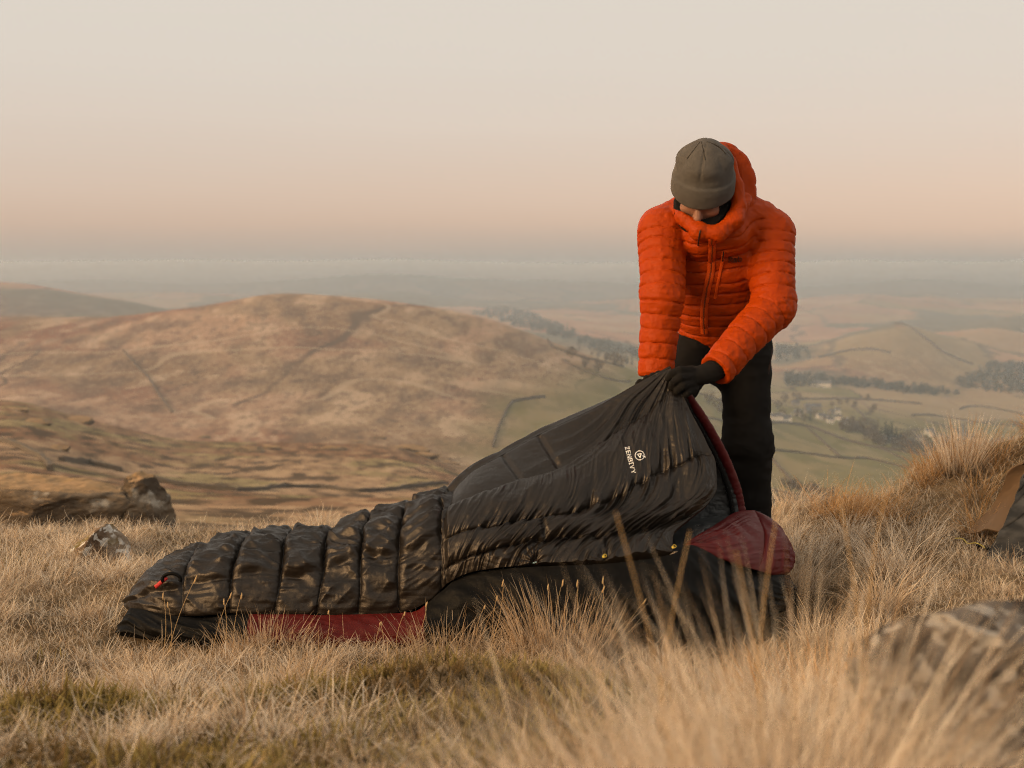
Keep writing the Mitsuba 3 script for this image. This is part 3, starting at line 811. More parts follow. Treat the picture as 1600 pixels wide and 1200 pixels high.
def shell_wrinkle(p, n, uv):
    return fbm(p.x * 75, p.y * 75, p.z * 42, 3)


def knit(p, n, uv):
    return noise(p.x * 160, p.y * 140, p.z * 90) * 0.6 + fbm(p.x * 90, p.y * 90, p.z * 60, 2) * 0.4


def orange(p, n, uv):
    return mix((0.36, 0.044, 0.0018), (0.31, 0.034, 0.0015), fbm(p.x * 30, p.y * 30, p.z * 30, 3))


mat('orange_nylon', proc(orange), 0.48, bump=proc(shell_wrinkle, 8e-4), bump_scale=0.0060, spec=0.10)
mat('orange_zip', (0.50, 0.065, 0.005), 0.6, spec=0.15)
mat('grey_knit', proc(lambda p, n, uv: mix((0.098, 0.091, 0.084), (0.068, 0.064, 0.060), fbm(p.x * 60, p.y * 60, p.z * 60, 3))), 0.95, bump=proc(knit, 6e-4), bump_scale=0.0003, spec=0.1, sheen=0.3)
mat('seam_thread', (0.03, 0.026, 0.022), 0.9)
mat('black_fleece', proc(lambda p, n, uv: mix((0.007, 0.0068, 0.0065), (0.013, 0.012, 0.0115), fbm(p.x * 50, p.y * 50, p.z * 50, 3))), 0.95, spec=0.12, sheen=0.3)
mat('black_cloth', proc(lambda p, n, uv: mix((0.0065, 0.006, 0.006), (0.012, 0.0112, 0.0105), fbm(p.x * 24, p.y * 24, p.z * 14, 4))), 0.85, bump=proc(weave, 1e-3), bump_scale=0.0025, spec=0.12)

mat('brow_hair', (0.045, 0.028, 0.018), 0.8)
mat('boot_leather', (0.05, 0.036, 0.026), 0.7)

HU = np.array([-0.02, -0.56, 0.83])
HU /= np.linalg.norm(HU)
HF = np.array([-0.24, -0.86, -0.48])
HF -= HU * (HF @ HU)
HF /= np.linalg.norm(HF)
HR = np.cross(HF, HU)
HEAD = at(1098, 294, 5.23)
HFR = np.stack([HR, HF, HU], 1)           # columns: right of the head, forward, up


def skin_tone(p, n, uv):
    low = (p.x - float(HEAD[0])) * float(HU[0]) + (p.y - float(HEAD[1])) * float(HU[1]) + (p.z - float(HEAD[2])) * float(HU[2])
    fwd = (p.x - float(HEAD[0])) * float(HF[0]) + (p.y - float(HEAD[1])) * float(HF[1]) + (p.z - float(HEAD[2])) * float(HF[2])
    c = mix((0.29, 0.150, 0.100), (0.23, 0.105, 0.068), fbm(p.x * 45, p.y * 45, p.z * 45, 3))
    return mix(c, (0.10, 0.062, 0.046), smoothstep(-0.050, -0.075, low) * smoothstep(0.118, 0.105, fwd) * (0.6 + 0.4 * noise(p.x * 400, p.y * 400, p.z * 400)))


mat('skin', proc(skin_tone), 0.55, spec=0.3)


def hp(r, f, u):
    return HEAD + HR * r + HF * f + HU * u


SH_R, EL_R, WR_R = at(1036, 360, 5.32), at(1034, 462, 5.20), at(1025, 588, 5.16)       # the person's right arm
SH_L, EL_L, WR_L = at(1203, 366, 5.38), at(1209, 478, 5.26), at(1119, 577, 5.06)       # the person's left arm
HIP = at(1134, 520, 5.62)
HIP_R, KN_R, AN_R = at(1088, 548, 5.58), at(1015, 665, 5.34), at(1004, 880, 5.42)
HIP_L, KN_L, AN_L = at(1164, 556, 5.62), at(1168, 695, 5.53), at(1176, 870, 5.60)
TORSO = np.array([at(1130, 508, 5.60), at(1121, 450, 5.50), at(1119, 392, 5.42), at(1122, 350, 5.37)])
NECK = at(1114, 322, 5.33)


def body_f(p):
    d, _ = chain(p, TORSO, [0.14, 0.145, 0.155, 0.11], np.array([1, 0.75, 1]))
    d = smin(d, chain(p, [SH_R, (SH_R + SH_L) / 2, SH_L], [0.055, 0.09, 0.055])[0], 0.04)
    for a, b, c in ((SH_R, EL_R, WR_R), (SH_L, EL_L, WR_L)):
        d = smin(d, chain(p, [a, b, c], [0.055, 0.045, 0.03])[0], 0.02)
    for a, b, c in ((HIP_R, KN_R, AN_R), (HIP_L, KN_L, AN_L)):
        d = smin(d, chain(p, [HIP, a, b, c], [0.11, 0.085, 0.06, 0.04])[0], 0.02)
    d = smin(d, chain(p, [NECK, hp(0, -0.03, -0.08)], [0.062, 0.058])[0], 0.02)
    h = ell(p, hp(0, 0, 0), (0.078, 0.098, 0.108), HFR)
    h = smin(h, ell(p, hp(0, 0.035, -0.075), (0.058, 0.062, 0.06), HFR), 0.03)                       # jaw
    h = smin(h, ell(p, hp(0, 0.082, -0.112), (0.026, 0.022, 0.02), HFR), 0.02)                       # chin
    h = smin(h, chain(p, [hp(0, 0.096, -0.016), hp(0, 0.125, -0.056)], [0.010, 0.0145])[0], 0.012)       # nose
    for s in (-1, 1):
        h = smin(h, ell(p, hp(s * 0.011, 0.108, -0.058), (0.009, 0.010, 0.008), HFR), 0.006)           # nostril wing
        h = smin(h, chain(p, [hp(s * 0.012, 0.098, 0.008), hp(s * 0.050, 0.078, 0.004)], [0.008, 0.007])[0], 0.01)  # brow ridge
        h = smax(h, -ell(p, hp(s * 0.032, 0.104, -0.016), (0.017, 0.014, 0.012), HFR), 0.008)          # socket
        h = smin(h, ell(p, hp(s * 0.032, 0.080, -0.017), (0.014, 0.013, 0.012), HFR), 0.003)           # lidded eye
        h = smin(h, ell(p, hp(s * 0.048, 0.066, -0.05), (0.024, 0.022, 0.020), HFR), 0.02)             # cheek
        h = smin(h, ell(p, hp(s * 0.080, -0.012, -0.025), (0.010, 0.020, 0.032), HFR), 0.008)          # ear
    h = smin(h, ell(p, hp(0, 0.095, -0.082), (0.022, 0.009, 0.005), HFR), 0.006)                     # lips
    h = smin(h, ell(p, hp(0, 0.092, -0.093), (0.019, 0.010, 0.006), HFR), 0.006)
    return smin(d, h, 0.02)


def mesh_of(f, pts, pad, h, polish=3):
    pts = np.asarray(pts)
    return surface_net(f, pts.min(0) - pad, pts.max(0) + pad, h, polish)


PERSON = thing('person', 'person in orange quilted jacket, grey beanie and black gloves bending over the raised sleeping bag', 'person')
put('person', mesh_of(body_f, [HEAD, SH_R, SH_L, WR_R, WR_L, AN_R, AN_L, HIP], 0.17, 0.0125), 'skin', smooth=True)
used.add('person')
head_only = lambda p: body_f(p)
fm = surface_net(head_only, HEAD - 0.17, HEAD + 0.17, 0.005)
# the head is meshed finer than the rest: cut it out of the coarse body and put it back as the same one figure
bv = scene.pop('person')
cm = mesh_of(body_f, [HEAD, SH_R, SH_L, WR_R, WR_L, AN_R, AN_L, HIP], 0.17, 0.0125)
cut = NECK + (hp(0, -0.03, -0.08) - NECK) * 0.5
nrm = (HEAD - NECK) / np.linalg.norm(HEAD - NECK)
side = lambda m: (np.asarray(m.triangles_center) - cut) @ nrm
inbox = lambda m: np.all(np.abs(np.asarray(m.triangles_center) - HEAD) < 0.165, 1)
lowm = tm(cm.vertices, np.asarray(cm.faces)[~((side(cm) > 0.012) & inbox(cm))])
topm = tm(fm.vertices, np.asarray(fm.faces)[(side(fm) > -0.004) & inbox(fm)])
put('person', trimesh.util.concatenate([lowm, topm]), 'skin', smooth=True)
tag('person', 'person in orange quilted jacket, grey beanie and black gloves bending over the raised sleeping bag', 'person')

for s in (-1, 1):
    q = np.array([hp(s * (0.012 + 0.012 * k), 0.106 - 0.0016 * k * k, 0.012 + 0.002 * min(k, 2)) for k in range(4)])
    put('person__eyebrow', sweep(q, [0.003, 0.0042, 0.004, 0.002]), 'brow_hair', smooth=True)


# trousers
def trousers_f(p):
    d, _ = chain(p, [at(1136, 500, 5.62), at(1137, 540, 5.63)], [0.172, 0.166], np.array([1, 0.74, 1]))
    for k, (a, b, c, r) in enumerate(((HIP_R, KN_R, AN_R, (0.098, 0.086, 0.074)), (HIP_L, KN_L, AN_L, (0.103, 0.088, 0.078)))):
        c2 = c + np.array([0, 0, -0.03])
        leg, s = chain(p, [a, b, c2], r, k=0.05)
        d = smin(d, leg, 0.035)
    return d


tmesh = mesh_of(trousers_f, [HIP, AN_R, AN_L, KN_R, HIP_L], 0.2, 0.010)
v = np.asarray(tmesh.vertices)
fold = 0.011 * (np.abs(vnoise(v * [5, 5, 11], 1.6, 41, 2)) * -2 + 0.35) + 0.004 * vnoise(v * [10, 10, 22], 2.2, 42, 2)
knee = np.exp(-((v[:, 2] - KN_L[2] + 0.02) / 0.11) ** 2) + 0.7 * np.exp(-((v[:, 2] - 0.12) / 0.10) ** 2) + 0.5 * np.exp(-((v[:, 2] - HIP_L[2]) / 0.10) ** 2)
put('person__trousers', displaced(tmesh, fold * (0.8 + 1.2 * knee)), 'black_cloth', smooth=True)
PZ = [hit(trousers_f, 1206 - 1.2 * k, 545 + 8 * k, 5.3, 5.9) for k in range(6)]
put('person__pocket_zip', sweep(np.array(PZ) - [0, 0.003, 0], 0.004, 6), 'dark_zip', smooth=True)
for a in (AN_R, AN_L):
    gz = float(ground_z(a[0], a[1]))
    sole = lambda z: np.array([a[0], a[1], gz + z])
    fb = lambda p: smin(chain(p, [sole(0.30), sole(0.09)], [0.060, 0.058])[0], chain(p, [sole(0.055) + [0, 0.03, 0], sole(0.05) + [-0.02, -0.17, 0]], [0.052, 0.046], np.array([0.95, 1, 1]))[0], 0.03)
    put('person__boot', surface_net(fb, np.array([a[0] - .13, a[1] - .3, gz - .02]), np.array([a[0] + .13, a[1] + .15, gz + .4]), 0.012), 'boot_leather', smooth=True)

# jacket
PIT = 0.050
ARM_R = ([SH_R, EL_R, WR_R + [0, 0, 0.004]], (0.083, 0.066, 0.054))
ARM_L = ([SH_L, EL_L, WR_L], (0.085, 0.068, 0.051))
TAX = TORSO[-1] - TORSO[0]
TAX /= np.linalg.norm(TAX)
NCK = [at(1062, 316, 5.27), at(1070, 340, 5.20), at(1092, 362, 5.155), at(1122, 366, 5.15), at(1148, 344, 5.18), at(1163, 312, 5.25)]


def jacket_parts(p):
    wob = 0.016 * (meshkit.noise(p * 7.0, 51) - 0.5) + 0.007 * (meshkit.noise(p * 24.0, 52) - 0.5)
    x, y = p[:, 0], p[:, 1]
    dt, _ = chain(p, TORSO, [0.162, 0.164, 0.172, 0.115], np.array([1, 0.74, 1]), k=0.03)
    mid = np.abs(p[:, 0] - (TORSO[1][0] - 0.04))
    st = (p - TORSO[0]) @ TAX + 0.10 * mid + wob
    dt = smin(dt, chain(p, [at(1056, 350, 5.35), at(1112, 332, 5.37), at(1184, 350, 5.40)], [0.076, 0.110, 0.078])[0], 0.05)
    dt = smin(dt, chain(p, [at(1095, 372, 5.26), at(1140, 368, 5.27)], [0.055, 0.055])[0], 0.06)
    dt = dt - 0.0150 * pillow(st / PIT)
    # hem gathered by its cord
    arms = []
    for (pts, r), ph, pit in ((ARM_R, 0.2, 0.0375), (ARM_L, 0.55, 0.039)):
        d, s = chain(p, pts, r, k=0.03)
        arms.append(d - 0.0122 * (0.6 + 0.8 * meshkit.noise(p * 11, 55)) * pillow(np.log1p(np.maximum(s + wob, 0) * 1.1) / (1.1 * pit) + ph))
    return dt, arms[0], arms[1]


def jacket_f(p):
    t, a, b = jacket_parts(p)
    d = smin(smin(t, a, 0.016), b, 0.016)
    collar, sc = chain(p, NCK, [0.024, 0.025, 0.026, 0.026, 0.025, 0.024], k=0.02)
    d = smin(d, collar - 0.004 * pillow(sc / 0.05), 0.022)
    hem = (p - TORSO[0]) @ TAX + 0.012                                     # cut square at the hem
    band = (p[:, 2] < TORSO[1][2]) & (np.minimum(a, b) > 0.004)
    d = np.where(band, smax(d, -hem - 0.015 + 0.004 * (meshkit.noise(p * 22, 54) - 0.5), 0.012), d)
    # ends of the sleeves, and the hollow in which the neck stands
    for (pts, r) in (ARM_R, ARM_L):
        ax = (pts[2] - pts[1]) / np.linalg.norm(pts[2] - pts[1])
        q = p - pts[2]
        near = np.linalg.norm(q, axis=1) < 0.13
        d = np.where(near, smax(d, q @ ax - 0.006, 0.006), d)
        d = np.where(near, smax(d, -smax(np.linalg.norm(q - (q @ ax)[:, None] * ax, axis=1) - r[2] * 0.80, -(q @ ax) - 0.03, 0.01), 0.006), d)
    hole, _ = chain(p, [NECK + [0, 0.01, -0.06], hp(0.0, 0.0, -0.09), hp(0, 0.02, 0.0)], [0.075, 0.092, 0.115])
    return smax(d, -hole, 0.012)


jm = mesh_of(jacket_f, [SH_R, SH_L, EL_R, EL_L, WR_R, WR_L, HIP, HEAD, TORSO[0]], 0.145, 0.0053)
v = np.asarray(jm.vertices)
pk = 0.0030 * (ridged(meshkit.noise(v * [30, 30, 62], 64)) - 0.5) + 0.0055 * (meshkit.fbm(v * [48, 48, 15], 3, 61) - 0.5) + 0.006 * (meshkit.fbm(v * [13, 13, 9], 3, 62) - 0.5)
inner = np.exp(-(np.linalg.norm(v - (EL_R + [0.02, -0.03, 0.01]), axis=1) / 0.11) ** 2) + np.exp(-(np.linalg.norm(v - (EL_L + [-0.03, -0.04, 0.0]), axis=1) / 0.09) ** 2)
pk += inner * 0.010 * (0.25 - np.abs(meshkit.fbm(v * [9, 9, 52], 2, 63) - 0.5) * 2)
put('person__jacket', displaced(jm, pk), 'orange_nylon', smooth=True)


def hood_f(p):
    c = at(1124, 297, 5.355)
    out = ell(p, c, (0.132, 0.140, 0.172))
    s = (p[:, 2] - c[2]) / 0.058 + 0.25 + 3.0 * (p[:, 0] - c[0])
    out = out - 0.008 * pillow(s + 0.25 * (meshkit.noise(p * 12, 71) - 0.5)) * 1.0
    inn = ell(p, at(1106, 290, 5.29), (0.122, 0.165, 0.150))
    d = smax(out, -inn, 0.018)
    front = (p - at(1118, 292, 5.262)) @ np.array([0.30, -0.93, 0.18])
    d = smax(d, front, 0.018)
    d = smax(d, at(0, 352, 5.3)[2] - p[:, 2], 0.01)
    rim, sr = chain(p, [at(1127, 231, 5.30), at(1141, 255, 5.262), at(1151, 290, 5.238), at(1155, 322, 5.215), at(1143, 348, 5.185)], [0.020, 0.022, 0.024, 0.027, 0.03], k=0.015)
    return smin(d, rim, 0.014)


hm = surface_net(hood_f, at(1124, 292, 5.33) - [0.19, 0.22, 0.22], at(1124, 292, 5.33) + [0.17, 0.2, 0.21], 0.0065)
v = np.asarray(hm.vertices)
put('person__hood', displaced(hm, 0.008 * (meshkit.fbm(v * [14, 14, 20], 3, 72) - 0.5)), 'orange_nylon', smooth=True)


def on(f, pts, n, d0=4.9, d1=5.7, lift=0.0):
    """A smooth line of n points on f below a polyline of pixels, and the normals there."""
    pts = np.array(pts, float)
    s = np.concatenate([[0], np.cumsum(np.linalg.norm(np.diff(pts, axis=0), axis=1))])
    q = PchipInterpolator(s, pts)(np.linspace(0, s[-1], n))
    P = np.array([hit(f, a, b, d0, d1) for a, b in q])
    for _ in range(2):
        P[1:-1] = (P[:-2] + 2 * P[1:-1] + P[2:]) / 4
    N = normal_of(f, P, 0.012)
    return P + N * lift, N


P, N = on(jacket_f, [(1113, 373), (1112, 395), (1111, 420), (1104, 455), (1100, 490), (1101, 520)], 46, lift=0.003)
put('person__front_zip_flap', ribbon(P, N, 0.030, 0.005), 'orange_zip', smooth=True)
mat('brown_zip', (0.16, 0.030, 0.006), 0.6)
put('person__front_zip', ribbon(P + N * 0.004, N, 0.006, 0.0025), 'brown_zip', smooth=True, label='thin dark zip down the middle of the jacket')
P, N = on(jacket_f, [(1130, 391), (1128, 410), (1122, 440), (1117, 466)], 24, lift=0.003)
put('person__chest_pocket_zip', ribbon(P, N, 0.012, 0.003), 'orange_zip', smooth=True)
put('person__zip_pull', sweep(P[:6] + N[:6] * 0.005, 0.0028, 6), 'dark_zip', smooth=True)
P, N = on(jacket_f, [(1094, 360), (1092, 372), (1091, 383)], 8, lift=0.004)
put('person__hood_cord', sweep(P, 0.003, 6), 'dark_zip', smooth=True)
mat('mark_black', (0.05, 0.018, 0.01), 0.7)
tx = meshkit.text_mesh('Rab', 9.0, 0.4, False)
tv = np.asarray(tx.vertices)
tp = np.array([hit(jacket_f, 1137 + a * 1.0, 411 - b - 0.10 * a, 4.9, 5.7) for a, b in tv[:, :2]])
put('person__chest_mark', tm(tp - [0, 0.004, 0] + np.array([0, -0.01, 0]) * tv[:, 2:3], tx.faces), 'mark_black', label='small dark word Rab printed on the chest')


# beanie: crown, turned-up cuff, stitched seams
def beanie_f(p):
    q = (p - hp(0, -0.006, 0.030)) @ HFR
    d = ell(p, hp(0, -0.004, 0.040), (0.111, 0.124, 0.152), HFR)
    ang = np.arctan2(q[:, 0], q[:, 1])
    top = sstep(0.06, 0.13, q[:, 2])
    d = d - 0.012 * np.abs(np.cos(2 * ang)) * sstep(0.055, 0.10, q[:, 2]) * sstep(0.155, 0.10, q[:, 2])
    d = d + 0.006 * np.exp(-((np.abs(np.sin(2 * ang)) - 0) / 0.09) ** 2) * sstep(0.05, 0.10, q[:, 2]) * np.minimum(1, np.hypot(q[:, 0], q[:, 1]) / 0.03)
    d = smax(d, -(q[:, 2] + 0.032), 0.006)
    lowz = q[:, 2] - 0.010 * np.cos(ang * 1)
    cuff = ell(p, hp(0, -0.003, 0.020), (0.118, 0.132, 0.178), HFR)
    cuff = smax(cuff, q[:, 2] - 0.034 - 0.004 * np.sin(ang * 2 + 1), 0.010)
    cuff = smax(cuff, -(q[:, 2] + 0.046 + 0.004 * np.cos(ang * 3)), 0.010)
    d = np.minimum(smax(d, 0.030 - q[:, 2], 0.004), cuff)
    inn = ell(p, hp(0, 0, 0.0), (0.092, 0.108, 0.150), HFR)
    inn = smax(inn, q[:, 2] - 0.08, 0.02)
    return smax(d, -inn, 0.006)


bm = surface_net(beanie_f, HEAD - 0.19, HEAD + 0.21, 0.0052)
v = np.asarray(bm.vertices)
put('person__beanie', displaced(bm, 0.006 * (meshkit.fbm((v - HEAD) @ HFR * [9, 9, 26], 3, 81) - 0.5)), 'grey_knit', smooth=True)
for pts in ([(1094, 222), (1084, 235), (1074, 248)], [(1096, 222), (1099, 235), (1102, 250)], [(1104, 222), (1120, 228), (1134, 241)]):
    P, N = on(beanie_f, pts, 12, 4.9, 5.5, lift=0.0012)
    put('person__beanie_seam', sweep(P, 0.0017, 6), 'seam_thread', smooth=True)


# neck gaiter pulled up under the nose
def gaiter_f(p):
    q = (p - HEAD) @ HFR
    d = ell(p, hp(0, 0.014, -0.085), (0.094, 0.112, 0.085), HFR)
    d = smin(d, chain(p, [NECK + [0, 0, -0.05], hp(0, -0.01, -0.07)], [0.092, 0.090])[0], 0.03)
    d = d - 0.006 * pillow(q[:, 2] / 0.03 + 2.0 * meshkit.noise(p * 14, 91))
    top = q[:, 2] + 0.070 + 0.42 * (q[:, 1] - 0.085)
    return smax(d, top, 0.010)


put('person__neck_gaiter', surface_net(gaiter_f, HEAD - 0.22, HEAD + 0.17, 0.0065), 'black_fleece', smooth=True)


# gloves: a palm and five bent fingers each
def hand_f(wrist, palm, fingers, thumb, cuff):
    def f(p):
        d, s = chain(p, cuff, [0.043, 0.036])
        d = smin(d, chain(p, [wrist, palm[0], palm[1]], [0.032, 0.036, 0.030])[0], 0.02)
        for k, fg in enumerate(fingers):
            d = smin(d, chain(p, fg, [0.0165, 0.0150, 0.0135, 0.0120])[0], 0.008)
        return smin(d, chain(p, thumb, [0.021, 0.017, 0.0145])[0], 0.012)
    return f


W = WR_L
lh = hand_f(at(1112, 581, 5.05), (at(1096, 586, 5.035), at(1080, 591, 5.02)),
            [[at(1080, 580, 5.01), at(1063, 578, 4.985), at(1051, 583, 4.985), at(1044, 591, 4.998)],
             [at(1079, 589, 5.00), at(1063, 590, 4.970), at(1053, 597, 4.972), at(1049, 605, 4.990)],
             [at(1080, 599, 5.00), at(1067, 603, 4.970), at(1059, 609, 4.974), at(1056, 616, 4.992)],
             [at(1084, 607, 5.01), at(1074, 613, 4.985), at(1068, 618, 4.990), at(1066, 623, 5.002)]],
            [at(1098, 582, 5.06), at(1080, 578, 5.085), at(1062, 580, 5.085)],
            [at(1122, 574, 5.07), at(1110, 582, 5.05)])
put('person__glove', surface_net(lh, at(1080, 598, 5.03) - [0.16, 0.13, 0.13], at(1080, 598, 5.03) + [0.16, 0.13, 0.13], 0.0042), 'black_fleece', smooth=True, label='black glove whose fingers close on the raised edge of the sleeping bag')
rh = hand_f(at(1022, 596, 5.155), (at(1020, 606, 5.15), at(1020, 618, 5.14)),
            [[at(1006, 612, 5.14), at(999, 606, 5.125), at(998, 600, 5.105), at(1000, 597, 5.085)],
             [at(1013, 616, 5.14), at(1010, 606, 5.105), at(1010, 596, 5.085), at(1010, 591, 5.065)],
             [at(1021, 617, 5.13), at(1020, 603, 5.10), at(1020, 593, 5.08), at(1020, 587, 5.06)],
             [at(1029, 615, 5.13), at(1029, 601, 5.10), at(1029, 590, 5.08), at(1029, 584, 5.065)]],
            [at(1030, 602, 5.15), at(1039, 600, 5.12), at(1040, 592, 5.10)],
            [at(1025, 580, 5.16), at(1021, 598, 5.155)])
put('person__glove', surface_net(rh, at(1020, 602, 5.13) - [0.13, 0.15, 0.13], at(1020, 602, 5.13) + [0.13, 0.13, 0.13], 0.0055), 'black_fleece', smooth=True)
# ----------------------------------------------------------------- rocks
def lichen_rock(p, n, uv):
    a = fbm(p.x * 11, p.y * 11, p.z * 11, 4)
    b = fbm(p.x * 24 + 9, p.y * 24, p.z * 24, 4)
    c = mix((0.20, 0.155, 0.115), (0.11, 0.075, 0.05), smoothstep(0.4, 0.65, a))
    c = mix(c, (0.14, 0.105, 0.03), smoothstep(0.56, 0.72, fbm(p.x * 7, p.y * 7 + 4, p.z * 7, 3)) * 0.8)
    return mix(c, (0.50, 0.48, 0.44), smoothstep(0.535, 0.585, fbm(p.x * 34 + 9, p.y * 34, p.z * 34, 5)) * smoothstep(0.36, 0.48, fbm(p.x * 9, p.y * 9, p.z * 9 + 3, 2)) * smoothstep(-0.3, 0.5, n.z + 0.7 * n.x))


def dark_rock(p, n, uv):
    a = fbm(p.x * 22, p.y * 22, p.z * 22, 4)
    b = fbm(p.x * 48 + 3, p.y * 48, p.z * 48, 3)
    c = mix((0.125, 0.105, 0.088), (0.040, 0.033, 0.028), smoothstep(0.38, 0.62, a))
    return mix(c, (0.36, 0.33, 0.29), smoothstep(0.57, 0.66, b) * 0.75)


def crag(p, n, uv):
    a = fbm(p.x * 1.6, p.y * 1.6, p.z * 3.0, 5)
    b = fbm(p.x * 3.1 + 3, p.y * 3.1, p.z * 3.1, 4)
    c = mix((0.17, 0.135, 0.10), (0.07, 0.055, 0.042), smoothstep(0.38, 0.62, a))
    c = mix(c, (0.42, 0.39, 0.34), smoothstep(0.62, 0.70, b) * 0.6)
    turf = mix((0.31, 0.205, 0.125), (0.22, 0.15, 0.08), b)
    return mix(c, turf, smoothstep(0.66, 0.88, n.z + 0.7 * (a - 0.5)))


def rockbump(p, n, uv):
    return fbm(p.x * 38, p.y * 38, p.z * 38, 4)


def cragbump(p, n, uv):
    return fbm(p.x * 5, p.y * 5, p.z * 9, 4)


mat('lichen_stone', proc(lichen_rock), 0.95, bump=proc(rockbump, 2e-3), bump_scale=0.012, spec=0.1)
mat('blotched_stone', proc(dark_rock), 0.95, bump=proc(rockbump, 2e-3), bump_scale=0.012, spec=0.1)
mat('crag_stone', proc(crag), 0.98, bump=proc(cragbump, 8e-3), bump_scale=0.10, spec=0.05)


def boulder(radius, seed, sub=5, cuts=11, rough=0.05):
    """A rock: a sphere cut by random planes and weathered by noise."""
    r = np.random.default_rng(seed)
    m = trimesh.creation.icosphere(subdivisions=sub)
    v = np.asarray(m.vertices).copy()
    d = r.normal(size=(cuts, 3))
    d /= np.linalg.norm(d, axis=1, keepdims=True)
    off = r.uniform(0.55, 0.88, cuts)
    for k in range(cuts):
        h = v @ d[k] - off[k]
        v -= np.maximum(h, 0)[:, None] * d[k] * 0.92
    v *= 1 + 0.16 * (meshkit.fbm(v * 1.8, 3, seed)[:, None] - 0.5) + rough * 2 * (meshkit.fbm(v * 5.5, 4, seed + 1)[:, None] - 0.5)
    return tm(v * np.asarray(radius), m.faces)


b = boulder((0.170, 0.15, 0.150), 3)
v = np.asarray(b.vertices)
v[:, 0] *= 1.0 - 0.75 * np.clip(v[:, 2] / 0.15, -0.5, 0.75)
v[:, 0] += 0.10 * v[:, 2]
pos = see(150, 880, 4.5)
put('boulder', tm(v + [pos[0], pos[1] + 0.05, pos[2] + 0.035], b.faces), 'lichen_stone', 'brown boulder with white lichen and moss, left of the sleeping bag', 'boulder', smooth=35)
b = boulder((0.185, 0.16, 0.125), 18, rough=0.08)
px_ = at(1548, 1056, 1.72)
put('boulder', tm(np.asarray(b.vertices) + px_ + [0.03, 0.04, -0.02], b.faces), 'blotched_stone', 'large blurred dark boulder at the lower right edge, close to the camera', 'boulder', smooth=35)
b = boulder((0.05, 0.05, 0.03), 14, 4)
put('stone', tm(np.asarray(b.vertices) + at(1362, 1030, 2.25) - [0, 0, 0.02], b.faces), 'lichen_stone', 'small pale blurred stone in the grass left of the large blurred boulder', 'stone', smooth=35)


def place_word(i, n):
    """Where the i-th of n from the left stands in its row."""
    names = ['leftmost', 'second from the left', 'third from the left', 'fourth from the left', 'fifth from the left', 'sixth from the left', 'seventh from the left', 'eighth from the left', 'ninth from the left', 'tenth from the left']
    right = ['rightmost', 'second from the right', 'third from the right', 'fourth from the right', 'fifth from the right', 'sixth from the right', 'seventh from the right', 'eighth from the right', 'ninth from the right', 'tenth from the right']
    return names[i] if i < (n + 1) // 2 else right[n - 1 - i]


def outcrop(cx, cy, w, d, top, n, seed, label):
    m = boulder((1, 1, 1), seed, 6, 16, 0.07)
    v = np.asarray(m.vertices) * [w, d, n]
    v = v + 0.16 * (meshkit.fbm(v * [1.2, 1.2, 3.4], 4, seed)[:, None] - 0.5) * [1, 1, 0.8]
    g = float(np.min(ground_z(cx + np.linspace(-w, w, 9), np.full(9, cy - d))))
    z0 = top - v[:, 2].max()
    low = (v[:, 2].max() - v[:, 2]) / np.ptp(v[:, 2])                    # its foot is drawn down into the hillside and spreads there
    v[:, 2] -= sstep(0.45, 1.0, low) * max(z0 + v[:, 2].min() - g + 0.5, 0)
    v[:, :2] *= (1 + 0.35 * sstep(0.5, 1.0, low))[:, None]
    put('rock_outcrop', tm(v + [cx, cy, z0], m.faces), 'crag_stone', label, 'rock outcrop', smooth=30)


P = at(222, 735, 17.0)
outcrop(P[0], 17.0, 0.56, 0.6, float(P[2]), 0.95, 21, 'steep grey crag below the shelf, right end of the left outcrop')
P = at(80, 748, 16.6)
outcrop(P[0] - 0.45, 16.8, 1.5, 0.8, float(P[2]), 0.66, 23, 'long low rocky ledge capped with dry grass at the left edge')
CRAGS = sorted([(592, 684, 2.4), (640, 702, 3.0), (662, 712, 2.2), (684, 716, 3.2), (704, 722, 2.2), (520, 700, 1.9), (385, 704, 2.4), (318, 683, 2.6), (420, 700, 1.8), (560, 690, 1.7), (118, 656, 2.6), (60, 660, 1.9), (30, 640, 1.6), (90, 700, 1.3)])
for k, (px, py, s) in enumerate(CRAGS):
    p = see(px, py + 2, 60)
    m = boulder((s * 2.6, s * 1.4, s * 0.75), 40 + k, 3, 9, 0.1)
    put('rock_crag', tm(np.asarray(m.vertices) + p, m.faces), 'crag_stone', f'grey crag breaking through the grass of the middle slope, {place_word(k, len(CRAGS))}', 'rock crag', group='crags on the middle slope', smooth=30)

# ----------------------------------------------------------------- walls, houses and trees in the valley
mat('wall_stone', proc(lambda p, n, uv: mix((0.075, 0.062, 0.05), (0.13, 0.11, 0.09), noise(p.x * 1.3, p.y * 1.3, p.z * 3))), 1.0, spec=0.05)


